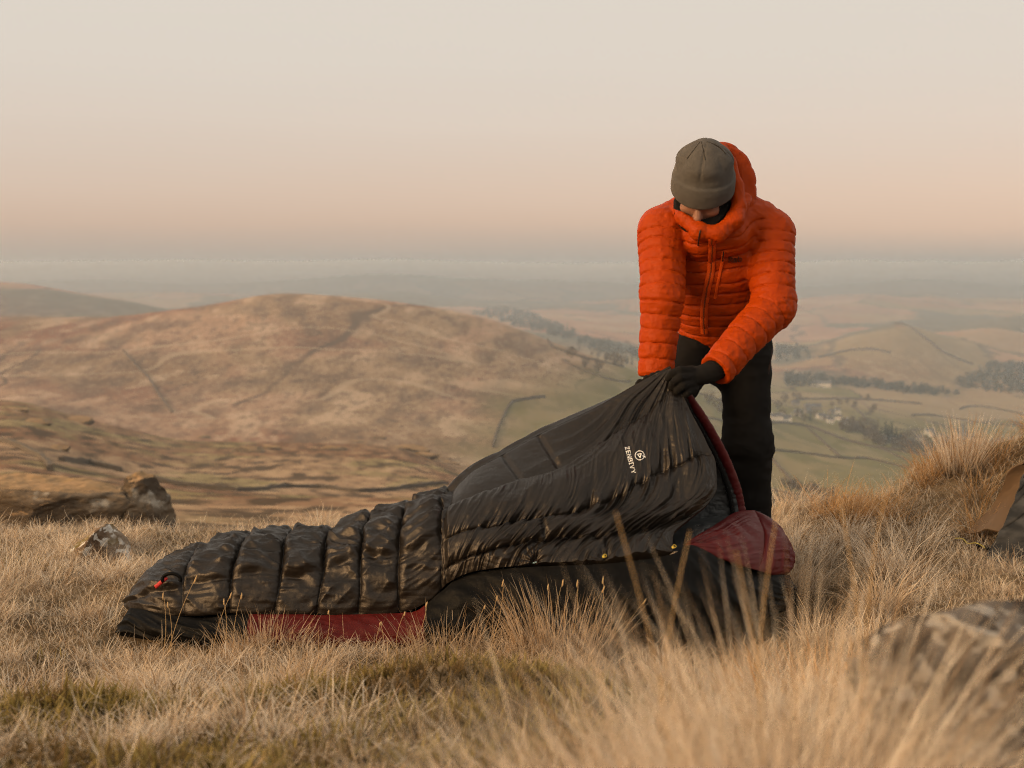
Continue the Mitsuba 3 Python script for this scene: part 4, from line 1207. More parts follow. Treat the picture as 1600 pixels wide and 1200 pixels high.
def wall(pts, label, h=1.25, w=0.7, dmin=60, gap=0.0, step=None):
    P = np.array([see(px, py, dmin) for px, py in pts])
    s = np.concatenate([[0], np.cumsum(np.linalg.norm(np.diff(P[:, :2], axis=0), axis=1))])
    n = int(np.clip(s[-1] / (step or 2.5), 8, 260))
    q = PchipInterpolator(s, P[:, :2])(np.linspace(0, s[-1], n))
    t = np.gradient(q, axis=0)
    t /= np.linalg.norm(t, axis=1, keepdims=True) + 1e-9
    b = np.stack([-t[:, 1], t[:, 0]], 1)
    g = ground_z(q[:, 0], q[:, 1])
    hh = h * (0.75 + 0.5 * meshkit.noise(np.stack([np.arange(n) * 0.8, np.full(n, s[-1]), 0 * t[:, 0]], -1), 77))
    V = np.stack([np.c_[q - b * w, g - 0.6], np.c_[q - b * w * 0.7, g + hh], np.c_[q + b * w * 0.7, g + hh], np.c_[q + b * w, g - 0.6]], 1)
    f = grid_faces(n, 4)
    k = (n - 1) * 4
    f = np.vstack([f, [[0, 1, 2], [0, 2, 3], [k, k + 2, k + 1], [k, k + 3, k + 2]]])
    put('dry_stone_wall', tm(V, f), 'wall_stone', label, 'stone wall', smooth=False)


wall([(-30, 680), (0, 690), (40, 705), (78, 736)], 'thick dark stone wall falling steeply at the left edge of the middle slope', 0.9, 0.6)
wall([(96, 721), (140, 724), (168, 732), (190, 737)], 'short dark stone wall above the long grassy outcrop at left', 0.9)
wall([(240, 752), (290, 760), (370, 768), (440, 761), (500, 763), (560, 769), (640, 762), (700, 757)], 'long dark stone wall crossing the middle slope behind the sleeping bag', 0.75, 0.5)
wall([(192, 548), (212, 572), (232, 592), (250, 620), (269, 646)], 'gully line down the left face of the fell, modelled as a thin wall', 1.6, dmin=700)  # a gully of the fell, stood in for by an added wall mesh
wall([(770, 700), (774, 684), (781, 664), (790, 645), (801, 629), (826, 625), (852, 622)], 'dark curving wall at the foot of the fell, left of the green field', 2.0, dmin=600)
wall([(850, 524), (858, 536), (868, 545), (900, 556), (940, 566), (975, 574)], 'thin wall along the right shoulder of the fell', 1.7, dmin=700)
wall([(880, 562), (905, 577), (935, 588), (985, 597)], 'thin wall lower on the right shoulder of the fell', 1.6, dmin=700)
wall([(1196, 704), (1255, 709), (1310, 716), (1355, 717), (1425, 733), (1478, 743)], 'long wall crossing the green fields right of the person', 1.7, dmin=500)
wall([(1260, 668), (1285, 690), (1312, 715)], 'short wall dividing the upper green field', 1.7, dmin=500)
wall([(1360, 697), (1382, 704), (1412, 718), (1426, 733)], 'bent wall near the right end of the green fields', 1.7, dmin=500)
wall([(1203, 662), (1262, 667), (1330, 691), (1375, 701), (1445, 713), (1475, 726)], 'hedged wall along the top of the green fields', 2.4, 1.2, dmin=500)
wall([(1198, 708), (1215, 728), (1236, 752), (1252, 768)], 'wall slanting down the lower green field beside the person', 1.8, dmin=500)
wall([(1203, 766), (1262, 777), (1320, 780), (1392, 781)], 'dark wall along the bottom of the green fields', 1.9, 1.0, dmin=500)
wall([(1084, 613), (1100, 618), (1136, 627)], 'wall seen between the legs of the person', 1.8, dmin=500)
wall([(1084, 652), (1110, 655), (1136, 660)], 'lower wall seen between the legs of the person', 1.6, dmin=500)
wall([(1240, 628), (1300, 624), (1370, 626), (1440, 632)], 'field wall across the valley floor beyond the village', 2.6, 1.5, dmin=900)
wall([(1330, 634), (1345, 646), (1352, 658)], 'short field wall running towards the village thicket', 2.2, 1.2, dmin=900)
wall([(1425, 650), (1480, 653), (1540, 662), (1600, 666)], 'field wall above the right cottages', 2.4, 1.3, dmin=900)
wall([(1500, 640), (1530, 636), (1560, 640), (1598, 648)], 'winding field wall on the valley floor at the right edge', 2.4, 1.3, dmin=900)
wall([(1280, 560), (1330, 548), (1390, 552)], 'hazy field wall low on the far brown hill', 4.0, 2.5, dmin=2300, step=8)
wall([(1410, 502), (1440, 525), (1475, 552), (1520, 570)], 'field wall running down the far brown hill at right', 4.0, 2.5, dmin=2650, step=8)

mat('limewash', (0.62, 0.58, 0.52), 0.9)
mat('grey_render', (0.22, 0.205, 0.19), 0.95)
mat('slate', (0.10, 0.10, 0.105), 0.8)


def house(px, py, w, dp, h, m, yaw, label, name='cottage', group='cottages in the valley village'):
    p = see(px, py, 900)
    k = thing(name, label, 'house', group)
    c, s = math.cos(yaw), math.sin(yaw)
    R = np.array([[c, -s, 0], [s, c, 0], [0, 0, 1]])
    W = np.array([[x, y, z] for x in (-w / 2, w / 2) for y in (-dp / 2, dp / 2) for z in (-2, h)] + [[-w / 2, 0, h + dp * 0.36], [w / 2, 0, h + dp * 0.36]])
    f = [[0, 1, 3], [0, 3, 2], [4, 6, 7], [4, 7, 5], [0, 4, 5], [0, 5, 1], [2, 3, 7], [2, 7, 6], [1, 8, 3], [5, 7, 9]]
    put(k + '__wall', tm(W @ R.T + p, f), m, smooth=False)
    o, e = 0.5, 0.5
    rv, rf = [], []
    for sd in (-1, 1):
        q = np.array([[-w / 2 - e, sd * (dp / 2 + o), h - 0.25], [w / 2 + e, sd * (dp / 2 + o), h - 0.25], [w / 2 + e, 0, h + dp * 0.36 + 0.25], [-w / 2 - e, 0, h + dp * 0.36 + 0.25]])
        q2 = q + [0, 0, 0.3]
        i = len(rv)
        rv += [*q, *q2]
        rf += [[i + a for a in t] for t in ((0, 1, 2), (0, 2, 3), (4, 6, 5), (4, 7, 6), (0, 4, 5), (0, 5, 1), (1, 5, 6), (1, 6, 2), (3, 7, 4), (3, 4, 0))]
    put(k + '__roof', tm(np.array(rv) @ R.T + p, rf), 'slate', smooth=False)
    for x in (-w * 0.42, w * 0.42)[:1 if w < 9 else 2]:
        ch = trimesh.creation.box([0.9, 0.9, 2.2])
        put(k + '__roof__chimney', tm((np.asarray(ch.vertices) + [x, 0, h + dp * 0.36 + 0.7]) @ R.T + p, ch.faces), m, smooth=False)


HOUSES = [(1213, 657, 15, 7, 5.5, 'limewash', 0.1), (1231, 658, 9, 6.5, 5, 'limewash', -0.2), (1282, 655, 10, 7, 5, 'limewash', 0.4), (1291, 657, 8, 6, 5, 'grey_render', 0.0), (1309, 657, 9, 7, 5.5, 'limewash', -0.3),
          (1262, 646, 9, 7, 5, 'grey_render', 0.5), (1452, 679, 12, 7, 5.5, 'limewash', 0.2), (1456, 683, 8, 6, 5, 'limewash', 0.9), (1486, 691, 10, 7, 5, 'limewash', -0.3), (1501, 685, 13, 7, 6, 'limewash', 0.25), (1509, 688, 8, 6, 5, 'grey_render', -0.5),
          (1488, 698, 12, 7, 4.5, 'limewash', 0.0), (1498, 698, 9, 7, 4.5, 'limewash', 0.3), (1421, 695, 10, 7, 5, 'grey_render', 0.2), (1386, 691, 9, 6, 5, 'grey_render', 0.0), (1396, 692, 8, 6, 4.5, 'limewash', 0.6), (1580, 692, 9, 7, 5, 'limewash', -0.2), (1561, 693, 9, 7, 5, 'grey_render', 0.3),
          (1226, 660, 8, 6, 5, 'limewash', 0.3), (1246, 650, 9, 6, 5, 'limewash', -0.4), (1297, 661, 8, 6, 5, 'limewash', 0.1), (1320, 663, 9, 6, 5, 'limewash', 0.5), (1334, 668, 8, 6, 5, 'grey_render', 0.1),
          (1437, 690, 9, 6, 5, 'limewash', 0.1), (1470, 687, 8, 6, 5, 'limewash', 0.6), (1519, 690, 9, 6, 5, 'limewash', -0.1), (1536, 693, 8, 6, 5, 'limewash', 0.4), (1476, 696, 9, 6, 5, 'grey_render', -0.4),
          (1243, 634, 11, 7, 5, 'grey_render', 0.0), (1308, 646, 8, 6, 5, 'limewash', 0.2), (1299, 648, 8, 6, 5, 'grey_render', 0.7)]
for mm, cname in (('limewash', 'white'), ('grey_render', 'grey')):
    for lo, hi, part in ((0, 1360, 'village half beside the person'), (1360, 2000, 'right half of the village')):
        rows = sorted([q for q in HOUSES if q[5] == mm and lo <= q[0] < hi])
        for k, hrow in enumerate(rows):
            house(*hrow, f'small {cname} slate-roofed cottage in the {part}, {place_word(k, len(rows))}', 'cottage', f'{cname} cottages in the {part}')
house(1270, 640, 22, 10, 5, 'grey_render', 0.05, 'long grey barn behind the village, right of the person', 'barn', None)
house(1283, 604, 34, 14, 6, 'limewash', -0.25, 'long white farm shed on the valley floor, below the brown hill', 'farm_shed', None)

mat('bare_twigs', proc(lambda p, n, uv: mix((0.075, 0.062, 0.048), (0.125, 0.098, 0.070), noise(p.x * 0.25, p.y * 0.25, p.z * 0.25))), 1.0, spec=0.05)
mat('conifer_green', proc(lambda p, n, uv: mix((0.022, 0.030, 0.020), (0.040, 0.046, 0.028), noise(p.x * 0.6, p.y * 0.6, p.z * 0.6))), 1.0, spec=0.05)
mat('bark', (0.06, 0.048, 0.038), 1.0)


def tuft_cloud(c, r, n, seed, size, flat=0.0):
    """Small crossed faces spread through an ellipsoid: the twigs or needles of a crown."""
    g = np.random.default_rng(seed)
    d = g.normal(size=(n, 3))
    d /= np.linalg.norm(d, axis=1, keepdims=True)
    rad = g.uniform(0.35, 1.0, n) ** 0.6
    lump = 0.72 + 0.56 * meshkit.noise(d * 2.3 + seed, seed)
    p = c + d * (rad * lump)[:, None] * r
    a = g.normal(size=(n, 3)) * size
    b_ = g.normal(size=(n, 3)) * size
    V = np.stack([p - a * 0.6, p + b_ * 0.6, p + a * 0.6], 1).reshape(-1, 3)
    return tm(V, np.arange(len(V)).reshape(-1, 3))


def bare_tree(p, h, seed, label, group):
    k = thing('bare_tree', label, 'tree', group)
    g = np.random.default_rng(seed)
    put(k + '__trunk', sweep(np.array([p - [0, 0, 0.6], p + [0.1, 0, h * 0.25], p + [0.0, 0.1, h * 0.5], p + [g.uniform(-1, 1) * 0.06 * h, 0, h * 0.8]]), [0.05 * h, 0.035 * h, 0.022 * h, 0.006 * h], 5), 'bark', smooth=True)
    put(k + '__crown', tuft_cloud(p + [0, 0, h * 0.58], np.array([0.42, 0.42, 0.44]) * h * [g.uniform(0.8, 1.3), 1, 1], 230, seed, 0.085 * h), 'bare_twigs', smooth=False)


def conifer(p, h, seed, label, group):
    k = thing('conifer', label, 'tree', group)
    g = np.random.default_rng(seed)
    put(k + '__trunk', sweep(np.array([p - [0, 0, 0.6], p + [0, 0, h * 0.5], p + [0, 0, h * 0.97]]), [0.025 * h, 0.016 * h, 0.003 * h], 5), 'bark', smooth=True)
    n = 340
    t = g.uniform(0.06, 1, n) ** 1.2
    a = g.uniform(0, 2 * np.pi, n)
    rr = 0.20 * h * (1 - t) ** 0.8 * g.uniform(0.5, 1.1, n) + 0.01 * h
    tip = p + np.stack([np.cos(a) * rr, np.sin(a) * rr, t * h - 0.03 * h], 1)
    root = p + np.stack([np.cos(a) * rr * 0.2, np.sin(a) * rr * 0.2, t * h + 0.03 * h], 1)
    sd = np.stack([-np.sin(a), np.cos(a), 0 * a], 1) * (0.028 * h)
    V = np.stack([root, tip - sd, tip + sd + [0, 0, 0.01 * h]], 1).reshape(-1, 3)
    put(k + '__crown', tm(V, np.arange(len(V)).reshape(-1, 3)), 'conifer_green', smooth=False)


CON = sorted([(1383, 690, 24), (1377, 690, 18), (1393, 692, 25), (1388, 692, 21), (1400, 693, 19), (1407, 693, 14)])
for k, (px, py, h) in enumerate(CON):
    conifer(see(px, py, 900), h, 300 + k, f'tall dark conifer in the clump above the village fields, {place_word(k, 6)}', 'conifers of the dark clump by the village')
CON = sorted([(1266, 658, 14), (1252, 652, 10), (1527, 696, 16), (886, 516, 22), (893, 519, 18), (980, 570, 17), (987, 571, 16)])
for k, (px, py, h) in enumerate(CON):
    conifer(see(px, py, 900), h, 320 + k, f'dark conifer apart from the clump, {place_word(k, 7)} across the valley', 'single conifers in the valley')
g_ = np.random.default_rng(77)
spots = [(1222, 655), (1245, 654), (1256, 660), (1274, 652), (1318, 664), (1326, 668), (1334, 672), (1342, 676), (1350, 680), (1358, 686), (1366, 690), (1374, 694), (1332, 660), (1345, 664), (1356, 668), (1366, 672), (1410, 690), (1418, 684), (1428, 688), (1438, 690), (1446, 694), (1462, 690), (1470, 696), (1478, 704), (1466, 704), (1455, 706), (1443, 700),
         (1516, 700), (1540, 702), (1550, 700), (1572, 702), (1590, 704), (1530, 712), (1560, 712), (1502, 708), (1492, 712), (1480, 716), (1468, 712), (1216, 640), (1226, 630), (1240, 622), (1248, 626), (1300, 636), (1312, 634), (1324, 632), (1336, 638), (1362, 646), (1366, 642), (1412, 616), (1356, 626),
         (1236, 770), (1248, 772), (1258, 774), (1268, 772), (1280, 776), (1226, 762), (1242, 762), (1272, 776), (1290, 778), (1304, 779),
         (893, 560), (914, 574), (935, 581), (905, 548), (925, 556), (935, 560), (948, 566), (960, 570), (970, 574), (1000, 566), (1010, 570), (1115, 605), (1128, 612), (1122, 600), (1108, 632), (1122, 640), (1132, 636), (1126, 646), (1095, 604)]
for k, (px, py) in enumerate(spots):
    near_ = py > 755
    where = ('at the foot of the green fields' if near_ else 'seen between the legs of the person' if 1080 < px < 1140 else 'on the valley floor left of the person' if px < 1080
             else 'among the cottages just right of the person' if px < 1300 and py > 645 else 'in the thicket between the cottages and the conifer clump' if px < 1376 and py > 655
             else 'in the hedges behind the village' if py < 660 else 'between the conifer clump and the right cottages' if px < 1480 else 'at the right edge above the grass mound')
    bare_tree(see(px, py, 500 if near_ else 800), g_.uniform(6.0, 8.5) if near_ else g_.uniform(8, 14), 400 + k, 'bare brown tree ' + where, 'bare trees ' + where)


def woodland(poly, n, h, seed, label, key='woodland', mt='bare_twigs', dmin=900, tris=34):
    """A far wood that reads as one mass: crowns crowded over an outlined patch of land."""
    g = np.random.default_rng(seed)
    corners = np.array([see(px, py, dmin)[:2] for px, py in poly])
    P = shapely.Polygon(corners).buffer(0)
    x0, y0, x1, y1 = P.bounds
    c = np.stack([g.uniform(x0, x1, n * 6), g.uniform(y0, y1, n * 6)], 1)
    c = c[shapely.contains_xy(P, c[:, 0], c[:, 1])][:n]
    ms = []
    for i, q in enumerate(c):
        hh = h * g.uniform(0.7, 1.2)
        ms.append(tuft_cloud(np.array([q[0], q[1], float(ground_z(q[0], q[1])) + hh * 0.5]), np.array([0.42, 0.42, 0.52]) * hh, tris, seed * 1000 + i, 0.20 * hh))
    put(key, trimesh.util.concatenate(ms), mt, label, 'woodland', kind='stuff', smooth=False)


mat('far_wood', (0.055, 0.056, 0.046), 1.0)
woodland([(1490, 604), (1530, 580), (1560, 566), (1640, 556), (1680, 620), (1600, 618), (1540, 612)], 420, 13, 1, 'dark wood on the slope at the right edge of the valley', mt='far_wood')
woodland([(1228, 588), (1300, 592), (1380, 600), (1470, 612), (1500, 616), (1470, 621), (1390, 612), (1300, 603), (1228, 604)], 260, 12, 2, 'belt of trees along the foot of the far brown hill', mt='far_wood')
woodland([(735, 492), (780, 484), (830, 492), (870, 512), (905, 528), (880, 532), (830, 516), (770, 500)], 240, 17, 3, 'hazy blue wood behind the right shoulder of the fell', mt='far_wood', dmin=1800)
woodland([(1310, 662), (1360, 676), (1440, 694), (1470, 716), (1420, 708), (1360, 694), (1320, 676)], 90, 10, 4, 'thicket of bare trees beside the village')
woodland([(1470, 700), (1600, 706), (1640, 720), (1560, 728), (1480, 722)], 130, 9, 5, 'thicket of bare trees at the right edge above the grass mound')
woodland([(900, 524), (960, 540), (1000, 552), (1000, 562), (950, 556), (905, 540)], 120, 11, 6, 'hazy line of trees on the valley floor left of the person', mt='far_wood', dmin=1800)
woodland([(1215, 545), (1260, 548), (1270, 560), (1240, 568), (1214, 566)], 70, 15, 7, 'hazy wood on the valley side just right of the person', mt='far_wood', dmin=1800)
woodland([(1205, 776), (1260, 780), (1300, 782), (1400, 786), (1400, 792), (1290, 792), (1205, 790)], 160, 4.0, 8, 'scrub and bracken below the green fields', 'scrub', dmin=300)

# ----------------------------------------------------------------- the corner of a tent at the right edge
mat('tan_fly', proc(lambda p, n, uv: mix((0.155, 0.098, 0.055), (0.125, 0.078, 0.044), fbm(p.x * 12, p.y * 12, p.z * 12, 3))), 0.7, bump=proc(lambda p, n, uv: fbm(p.x * 30, p.y * 30, p.z * 14, 3), 1e-3), bump_scale=0.004, spec=0.2)
mat('grey_mesh', proc(lambda p, n, uv: mix((0.022, 0.0225, 0.023), (0.060, 0.060, 0.060), smoothstep(0.35, 0.7, fbm(p.x * 14, p.y * 14, p.z * 22, 4)))), 0.7, spec=0.2)
mat('cord_lime', (0.42, 0.36, 0.09), 0.6)
TENT = thing('tent', 'low tan tent with a dark grey inner panel at the right edge', 'tent')


def sheet(G, thick=0.003):
    n = normals_of(G)
    return shell(G + n[..., :] * thick, G - n * thick)


A_, B_, D_ = (1598, 724, 5.72), (1509, 834, 5.80), (1557, 830, 5.60)
lf = curve([B_, (1530, 813, 5.80), (1551, 790, 5.79), (1566, 762, 5.77), (1573, 741, 5.75), (1583, 730, 5.73), A_], 60)
rt = curve([(1760, 860, 5.60), (1740, 800, 5.66), (1725, 750, 5.72), (1715, 728, 5.76)], 60)
bt = curve([B_, (1530, 832, 5.72), (1544, 827, 5.66), (1570, 832, 5.58), (1640, 846, 5.55), (1760, 860, 5.60)], 90)
tp2 = curve([A_, (1650, 722, 5.74), (1715, 728, 5.76)], 90)
fly = coons(bt, tp2, lf, rt)
u, w = np.meshgrid(np.linspace(0, 1, 90), np.linspace(0, 1, 60), indexing='ij')
fly[..., 1] += 0.05 * np.sin(np.pi * w) * np.sin(np.pi * u) + 0.010 * (ridged(meshkit.noise(np.stack([u * 9 + w * 4, w * 2, 0 * u], -1), 91)) - 0.5) * (1 - w)
put(TENT + '__fly', sheet(fly), 'tan_fly', smooth=50)
inn = coons(curve([(1539, 876, 5.50), (1600, 892, 5.40), (1740, 905, 5.35)], 70), curve([(1598, 742, 5.66), (1650, 738, 5.68), (1710, 742, 5.70)], 70),
            curve([(1539, 876, 5.50), (1556, 838, 5.55), (1580, 788, 5.61), (1598, 742, 5.66)], 60), curve([(1740, 905, 5.35), (1730, 820, 5.55), (1710, 742, 5.70)], 60))
u, w = np.meshgrid(np.linspace(0, 1, 70), np.linspace(0, 1, 60), indexing='ij')
inn[..., 1] -= 0.06 * np.sin(np.pi * w) * np.sin(np.pi * np.clip(u + 0.1, 0, 1)) - 0.016 * (ridged(meshkit.noise(np.stack([u * 12 - w * 7, w * 2, 0 * u], -1), 92)) - 0.5)
put(TENT + '__inner_panel', sheet(inn), 'grey_mesh', smooth=50, label='dark grey inner panel with a dusty sheen')
gsb = np.array([[B_[0], B_[1] + 12, 5.72], [1760, 880, 5.55]])
flo = coons(curve([(1524, 852, 5.62), (1640, 880, 5.52), (1760, 890, 5.5)], 20), curve([(1524, 838, 5.95), (1640, 842, 6.0), (1760, 846, 6.0)], 20), curve([(1524, 852, 5.62), (1524, 838, 5.95)], 8), curve([(1760, 890, 5.5), (1760, 846, 6.0)], 8))
put(TENT + '__groundsheet', sheet(flo), 'black_nylon', smooth=True)
bk = coons(curve([(1524, 846, 5.97), (1640, 850, 6.02), (1760, 854, 6.0)], 30), tp2[::3], curve([(1524, 846, 5.97), (1566, 780, 5.86), A_], 20), curve([(1760, 854, 6.0), (1715, 728, 5.76)], 20))
put(TENT + '__back_wall', sheet(bk), 'black_nylon', smooth=True)
put(TENT + '__pole', sweep(curve([(1598, 745, 5.70), (1604, 800, 5.69), (1610, 872, 5.66)], 12), 0.008, 8), 'dark_zip', smooth=True)
gl = curve([(1539, 861, 5.48), (1524, 853, 5.52), (1513, 854, 5.55), (1503, 846, 5.58), (1492, 846, 5.60)], 40)
put('guy_line', sweep(gl + [0, 0, 0.012], 0.0017, 6), 'cord_lime', 'slack yellow guy line lying in the grass beside the tent', 'guy line', smooth=True)
# ----------------------------------------------------------------- grass
def straw(p, n, uv):
    u, v = uv.x, uv.y
    patch = fbm(p.x * 1.1 + 5, p.y * 1.1, 0, 3)
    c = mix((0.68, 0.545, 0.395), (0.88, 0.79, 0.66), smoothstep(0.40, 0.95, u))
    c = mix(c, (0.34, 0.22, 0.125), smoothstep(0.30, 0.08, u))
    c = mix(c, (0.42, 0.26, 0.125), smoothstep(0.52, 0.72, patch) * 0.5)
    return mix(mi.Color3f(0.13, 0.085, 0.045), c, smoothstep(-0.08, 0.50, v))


def rust(p, n, uv):
    u, v = uv.x, uv.y
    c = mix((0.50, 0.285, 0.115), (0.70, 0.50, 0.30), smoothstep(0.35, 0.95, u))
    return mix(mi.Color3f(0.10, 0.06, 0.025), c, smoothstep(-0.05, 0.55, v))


def mossy(p, n, uv):
    u, v = uv.x, uv.y
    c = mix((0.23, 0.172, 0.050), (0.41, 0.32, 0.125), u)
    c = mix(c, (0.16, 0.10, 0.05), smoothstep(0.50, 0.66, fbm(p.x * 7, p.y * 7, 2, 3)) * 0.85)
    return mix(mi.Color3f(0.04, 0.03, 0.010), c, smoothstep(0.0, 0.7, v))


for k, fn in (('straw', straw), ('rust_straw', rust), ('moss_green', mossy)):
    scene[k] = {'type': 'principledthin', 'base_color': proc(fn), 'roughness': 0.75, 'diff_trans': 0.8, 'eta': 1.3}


def blades(root, h, az, lean, curl, w, segs=4, seed=0, u=None):
    """Grass blades as narrow tapering strips: (vertices, faces, uv)."""
    g = np.random.default_rng(seed)
    N = len(root)
    dirx = np.stack([np.cos(az), np.sin(az), 0 * az], 1)
    fa = az + np.pi / 2 + g.normal(0, 0.9, N)
    side = np.stack([np.cos(fa), np.sin(fa), 0 * fa], 1)
    p = root.copy()
    V, UV = [], []
    uu = g.uniform(0, 1, N) if u is None else u
    for k in range(segs + 1):
        t = k / segs
        wk = w * (1 - 0.55 * t) if k < segs else 0 * w
        if k < segs:
            V += [p - side * wk[:, None] / 2, p + side * wk[:, None] / 2]
            UV += [np.stack([uu, 0 * uu + t], 1)] * 2
        else:
            V.append(p)
            UV.append(np.stack([uu, 0 * uu + 1], 1))
        a = lean + curl * t
        p = p + (dirx * np.sin(a)[:, None] + [0, 0, 1] * np.cos(a)[:, None]) * (h / segs)[:, None]
    V = np.stack(V, 1)
    UV = np.stack(UV, 1)
    m = V.shape[1]
    f = []
    for k in range(segs - 1):
        f += [[2 * k, 2 * k + 1, 2 * k + 3], [2 * k, 2 * k + 3, 2 * k + 2]]
    f.append([2 * segs - 2, 2 * segs - 1, 2 * segs])
    Fc = (np.array(f)[None] + (np.arange(N) * m)[:, None, None]).reshape(-1, 3)
    return V.reshape(-1, 3), Fc, UV.reshape(-1, 2)


def mesh_blades(parts):
    V, Fc, UV, o = [], [], [], 0
    for v, f, uv in parts:
        V.append(v)
        Fc.append(f + o)
        UV.append(uv)
        o += len(v)
    return tm(np.vstack(V), np.vstack(Fc)), np.vstack(UV)


def plant(key, parts, m, label, cat, kind=None, group=None):
    mesh, uv = mesh_blades(parts)
    return put(key, mesh, m, label, cat, group, kind, smooth=False, uv=uv)


FOOT = [(-1.36, 4.50), (-1.30, 5.12), (-0.2, 5.18), (0.0, 5.30), (0.90, 5.25), (0.98, 4.75), (0.72, 4.50), (0.0, 4.47), (-0.6, 4.48), (-1.1, 4.52)]
bagpoly = shapely.Polygon(FOOT)
near_bag = bagpoly.buffer(0.02)


def free(x, y, poly=near_bag):
    ok = ~shapely.contains_xy(poly, x, y)
    for bx, by, br in ((AN_L[0], AN_L[1], 0.09), (AN_R[0], AN_R[1], 0.09), (-1.76, 5.95, 0.12), (0.585, 1.73, 0.17)):
        ok &= np.hypot(x - bx, y - by) > br
    tx_, ty_ = x - 2.28, y - 5.7
    return ok & ~((tx_ > -0.12) & (ty_ > -0.22) & (ty_ < 0.25) & (tx_ < 0.8))


def mossness(x, y):
    """Where low moss and bilberry take the place of long grass."""
    p = np.stack([x, y, 0 * x], -1)
    m = 1.1 * np.exp(-(((x + 0.15) / 0.55) ** 2 + ((y - 3.2) / 0.42) ** 2)) + 1.1 * np.exp(-(((x + 1.05) / 0.32) ** 2 + ((y - 3.1) / 0.35) ** 2))
    m += 0.8 * np.exp(-(((x - 0.02) / 0.22) ** 2 + ((y - 2.35) / 0.5) ** 2)) + 0.9 * np.exp(-(((x + 2.02) / 0.22) ** 2 + ((y - 5.75) / 0.3) ** 2))
    m += 0.7 * np.exp(-(((x - 0.92) / 0.25) ** 2 + ((y - 2.5) / 0.2) ** 2)) + 0.9 * np.exp(-(((x + 0.5) / 0.3) ** 2 + ((y - 2.2) / 0.3) ** 2))
    return m + 1.0 * (meshkit.fbm(p * 2.1, 3, 101) - 0.55)


def scatter(n, seed, y0=1.2, y1=8.2, margin=0.45):
    g = np.random.default_rng(seed)
    y = np.sqrt(g.uniform(y0 ** 2, y1 ** 2, n))
    x = g.uniform(-1, 1, n) * (0.385 * y + margin)
    return x, y, g


# low thatch everywhere, then tussocks that throw long blades outwards
parts, moss, rusty = [], [], []
x, y, g = scatter(120000, 201)
mz = mossness(x, y)
ok = free(x, y) & (mz < 0.32 + 0.25 * g.uniform(0, 1, len(x))) & (y < edge_of(x) + 0.9)
x, y = x[ok], y[ok]
N = len(x)
h = g.uniform(0.025, 0.075, N)
parts.append(blades(np.stack([x, y, ground_z(x, y) - 0.006], 1), h, g.uniform(0, 2 * np.pi, N), g.uniform(0.1, 1.25, N), g.uniform(0.0, 0.9, N), g.uniform(0.0016, 0.0032, N), 3, 202))
cx, cy, g = scatter(640, 203)
ok = free(cx, cy) & (mossness(cx, cy) < 0.34 + 0.16 * g.uniform(0, 1, len(cx))) & (cy < edge_of(cx) + 0.7)
cx, cy = cx[ok], cy[ok]
amber = (np.exp(-(((cx - 2.6) / 0.75) ** 2 + ((cy - 6.5) / 0.6) ** 2)) + 0.35 * sstep(0.9, 1.6, cx) * sstep(5.2, 6.2, cy)) > 0.33
for i in range(len(cx)):
    n = int(g.uniform(70, 300))
    big = g.uniform(0.7, 1.25)
    rad = np.sqrt(g.uniform(0, 1, n)) * 0.075 * big
    a = g.uniform(0, 2 * np.pi, n)
    rx, ry = cx[i] + rad * np.cos(a), cy[i] + rad * np.sin(a)
    k = free(rx, ry)
    rx, ry, a, rad = rx[k], ry[k], a[k], rad[k]
    n = len(rx)
    near_cam = sstep(1.9, 3.2, cy[i])
    hh = (0.07 + 0.17 * g.uniform(0, 1, n) ** 1.6) * big * (0.75 + 0.25 * near_cam)
    hh *= np.interp(cy[i], [1.2, 2.2, 3.2, 3.9, 4.45, 5.2, 6.0], [0.62, 0.72, 0.85, 0.62, 0.45, 0.75, 0.66])
    if cx[i] > 0.95 and cy[i] > 3.8:
        hh *= 1.5
    if cx[i] > 1.45 and 3.4 < cy[i] < 5.75 and cx[i] / cy[i] > 0.295:
        hh *= 0.42
    if cx[i] / cy[i] > 0.25 and cy[i] < 2.4:
        hh *= 0.45
    if cx[i] > 0.12 and cy[i] < 3.2:
        hh *= 0.75
    if cx[i] > 0.55 and cy[i] < 2.05:
        hh *= 0.45
    az = a + g.normal(0, 0.9, n)
    wind = 0.5 * (meshkit.noise(np.array([[cx[i] * 0.8, cy[i] * 0.8, 2.0]]), 204)[0] - 0.2)
    az = np.arctan2(np.sin(az) + 0.3 * wind, np.cos(az) + wind)
    row = blades(np.stack([rx, ry, ground_z(rx, ry) - 0.01], 1), hh, az, 0.10 + 0.55 * rad / 0.08 * g.uniform(0.4, 1.3, n), g.uniform(0.2, 1.9, n), g.uniform(0.0014, 0.0036, n), 4, 1000 + i)
    (rusty if amber[i] else parts).append(row)
x, y, g = scatter(60000, 221)
ok = free(x, y) & (mossness(x, y) < 0.75) & (y < edge_of(x) + 0.8)
x, y = x[ok], y[ok]
N = len(x)
parts.append(blades(np.stack([x, y, ground_z(x, y) + g.uniform(0.0, 0.05, N)], 1), g.uniform(0.03, 0.10, N), g.uniform(0, 2 * np.pi, N), g.uniform(0.8, 1.7, N), g.uniform(-1.2, 1.2, N), g.uniform(0.0012, 0.0026, N), 4, 222))   # fallen litter
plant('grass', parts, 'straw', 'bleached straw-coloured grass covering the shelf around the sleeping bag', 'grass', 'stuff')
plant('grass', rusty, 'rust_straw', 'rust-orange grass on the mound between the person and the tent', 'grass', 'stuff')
x, y, g = scatter(150000, 205)
mz = mossness(x, y)
ok = free(x, y) & (mz > 0.22 + 0.30 * g.uniform(0, 1, len(x))) & (y < edge_of(x) + 0.3)
x, y = x[ok], y[ok]
N = len(x)
lumps = meshkit.fbm(np.stack([x, y, 0 * x], -1) * 9, 3, 206)
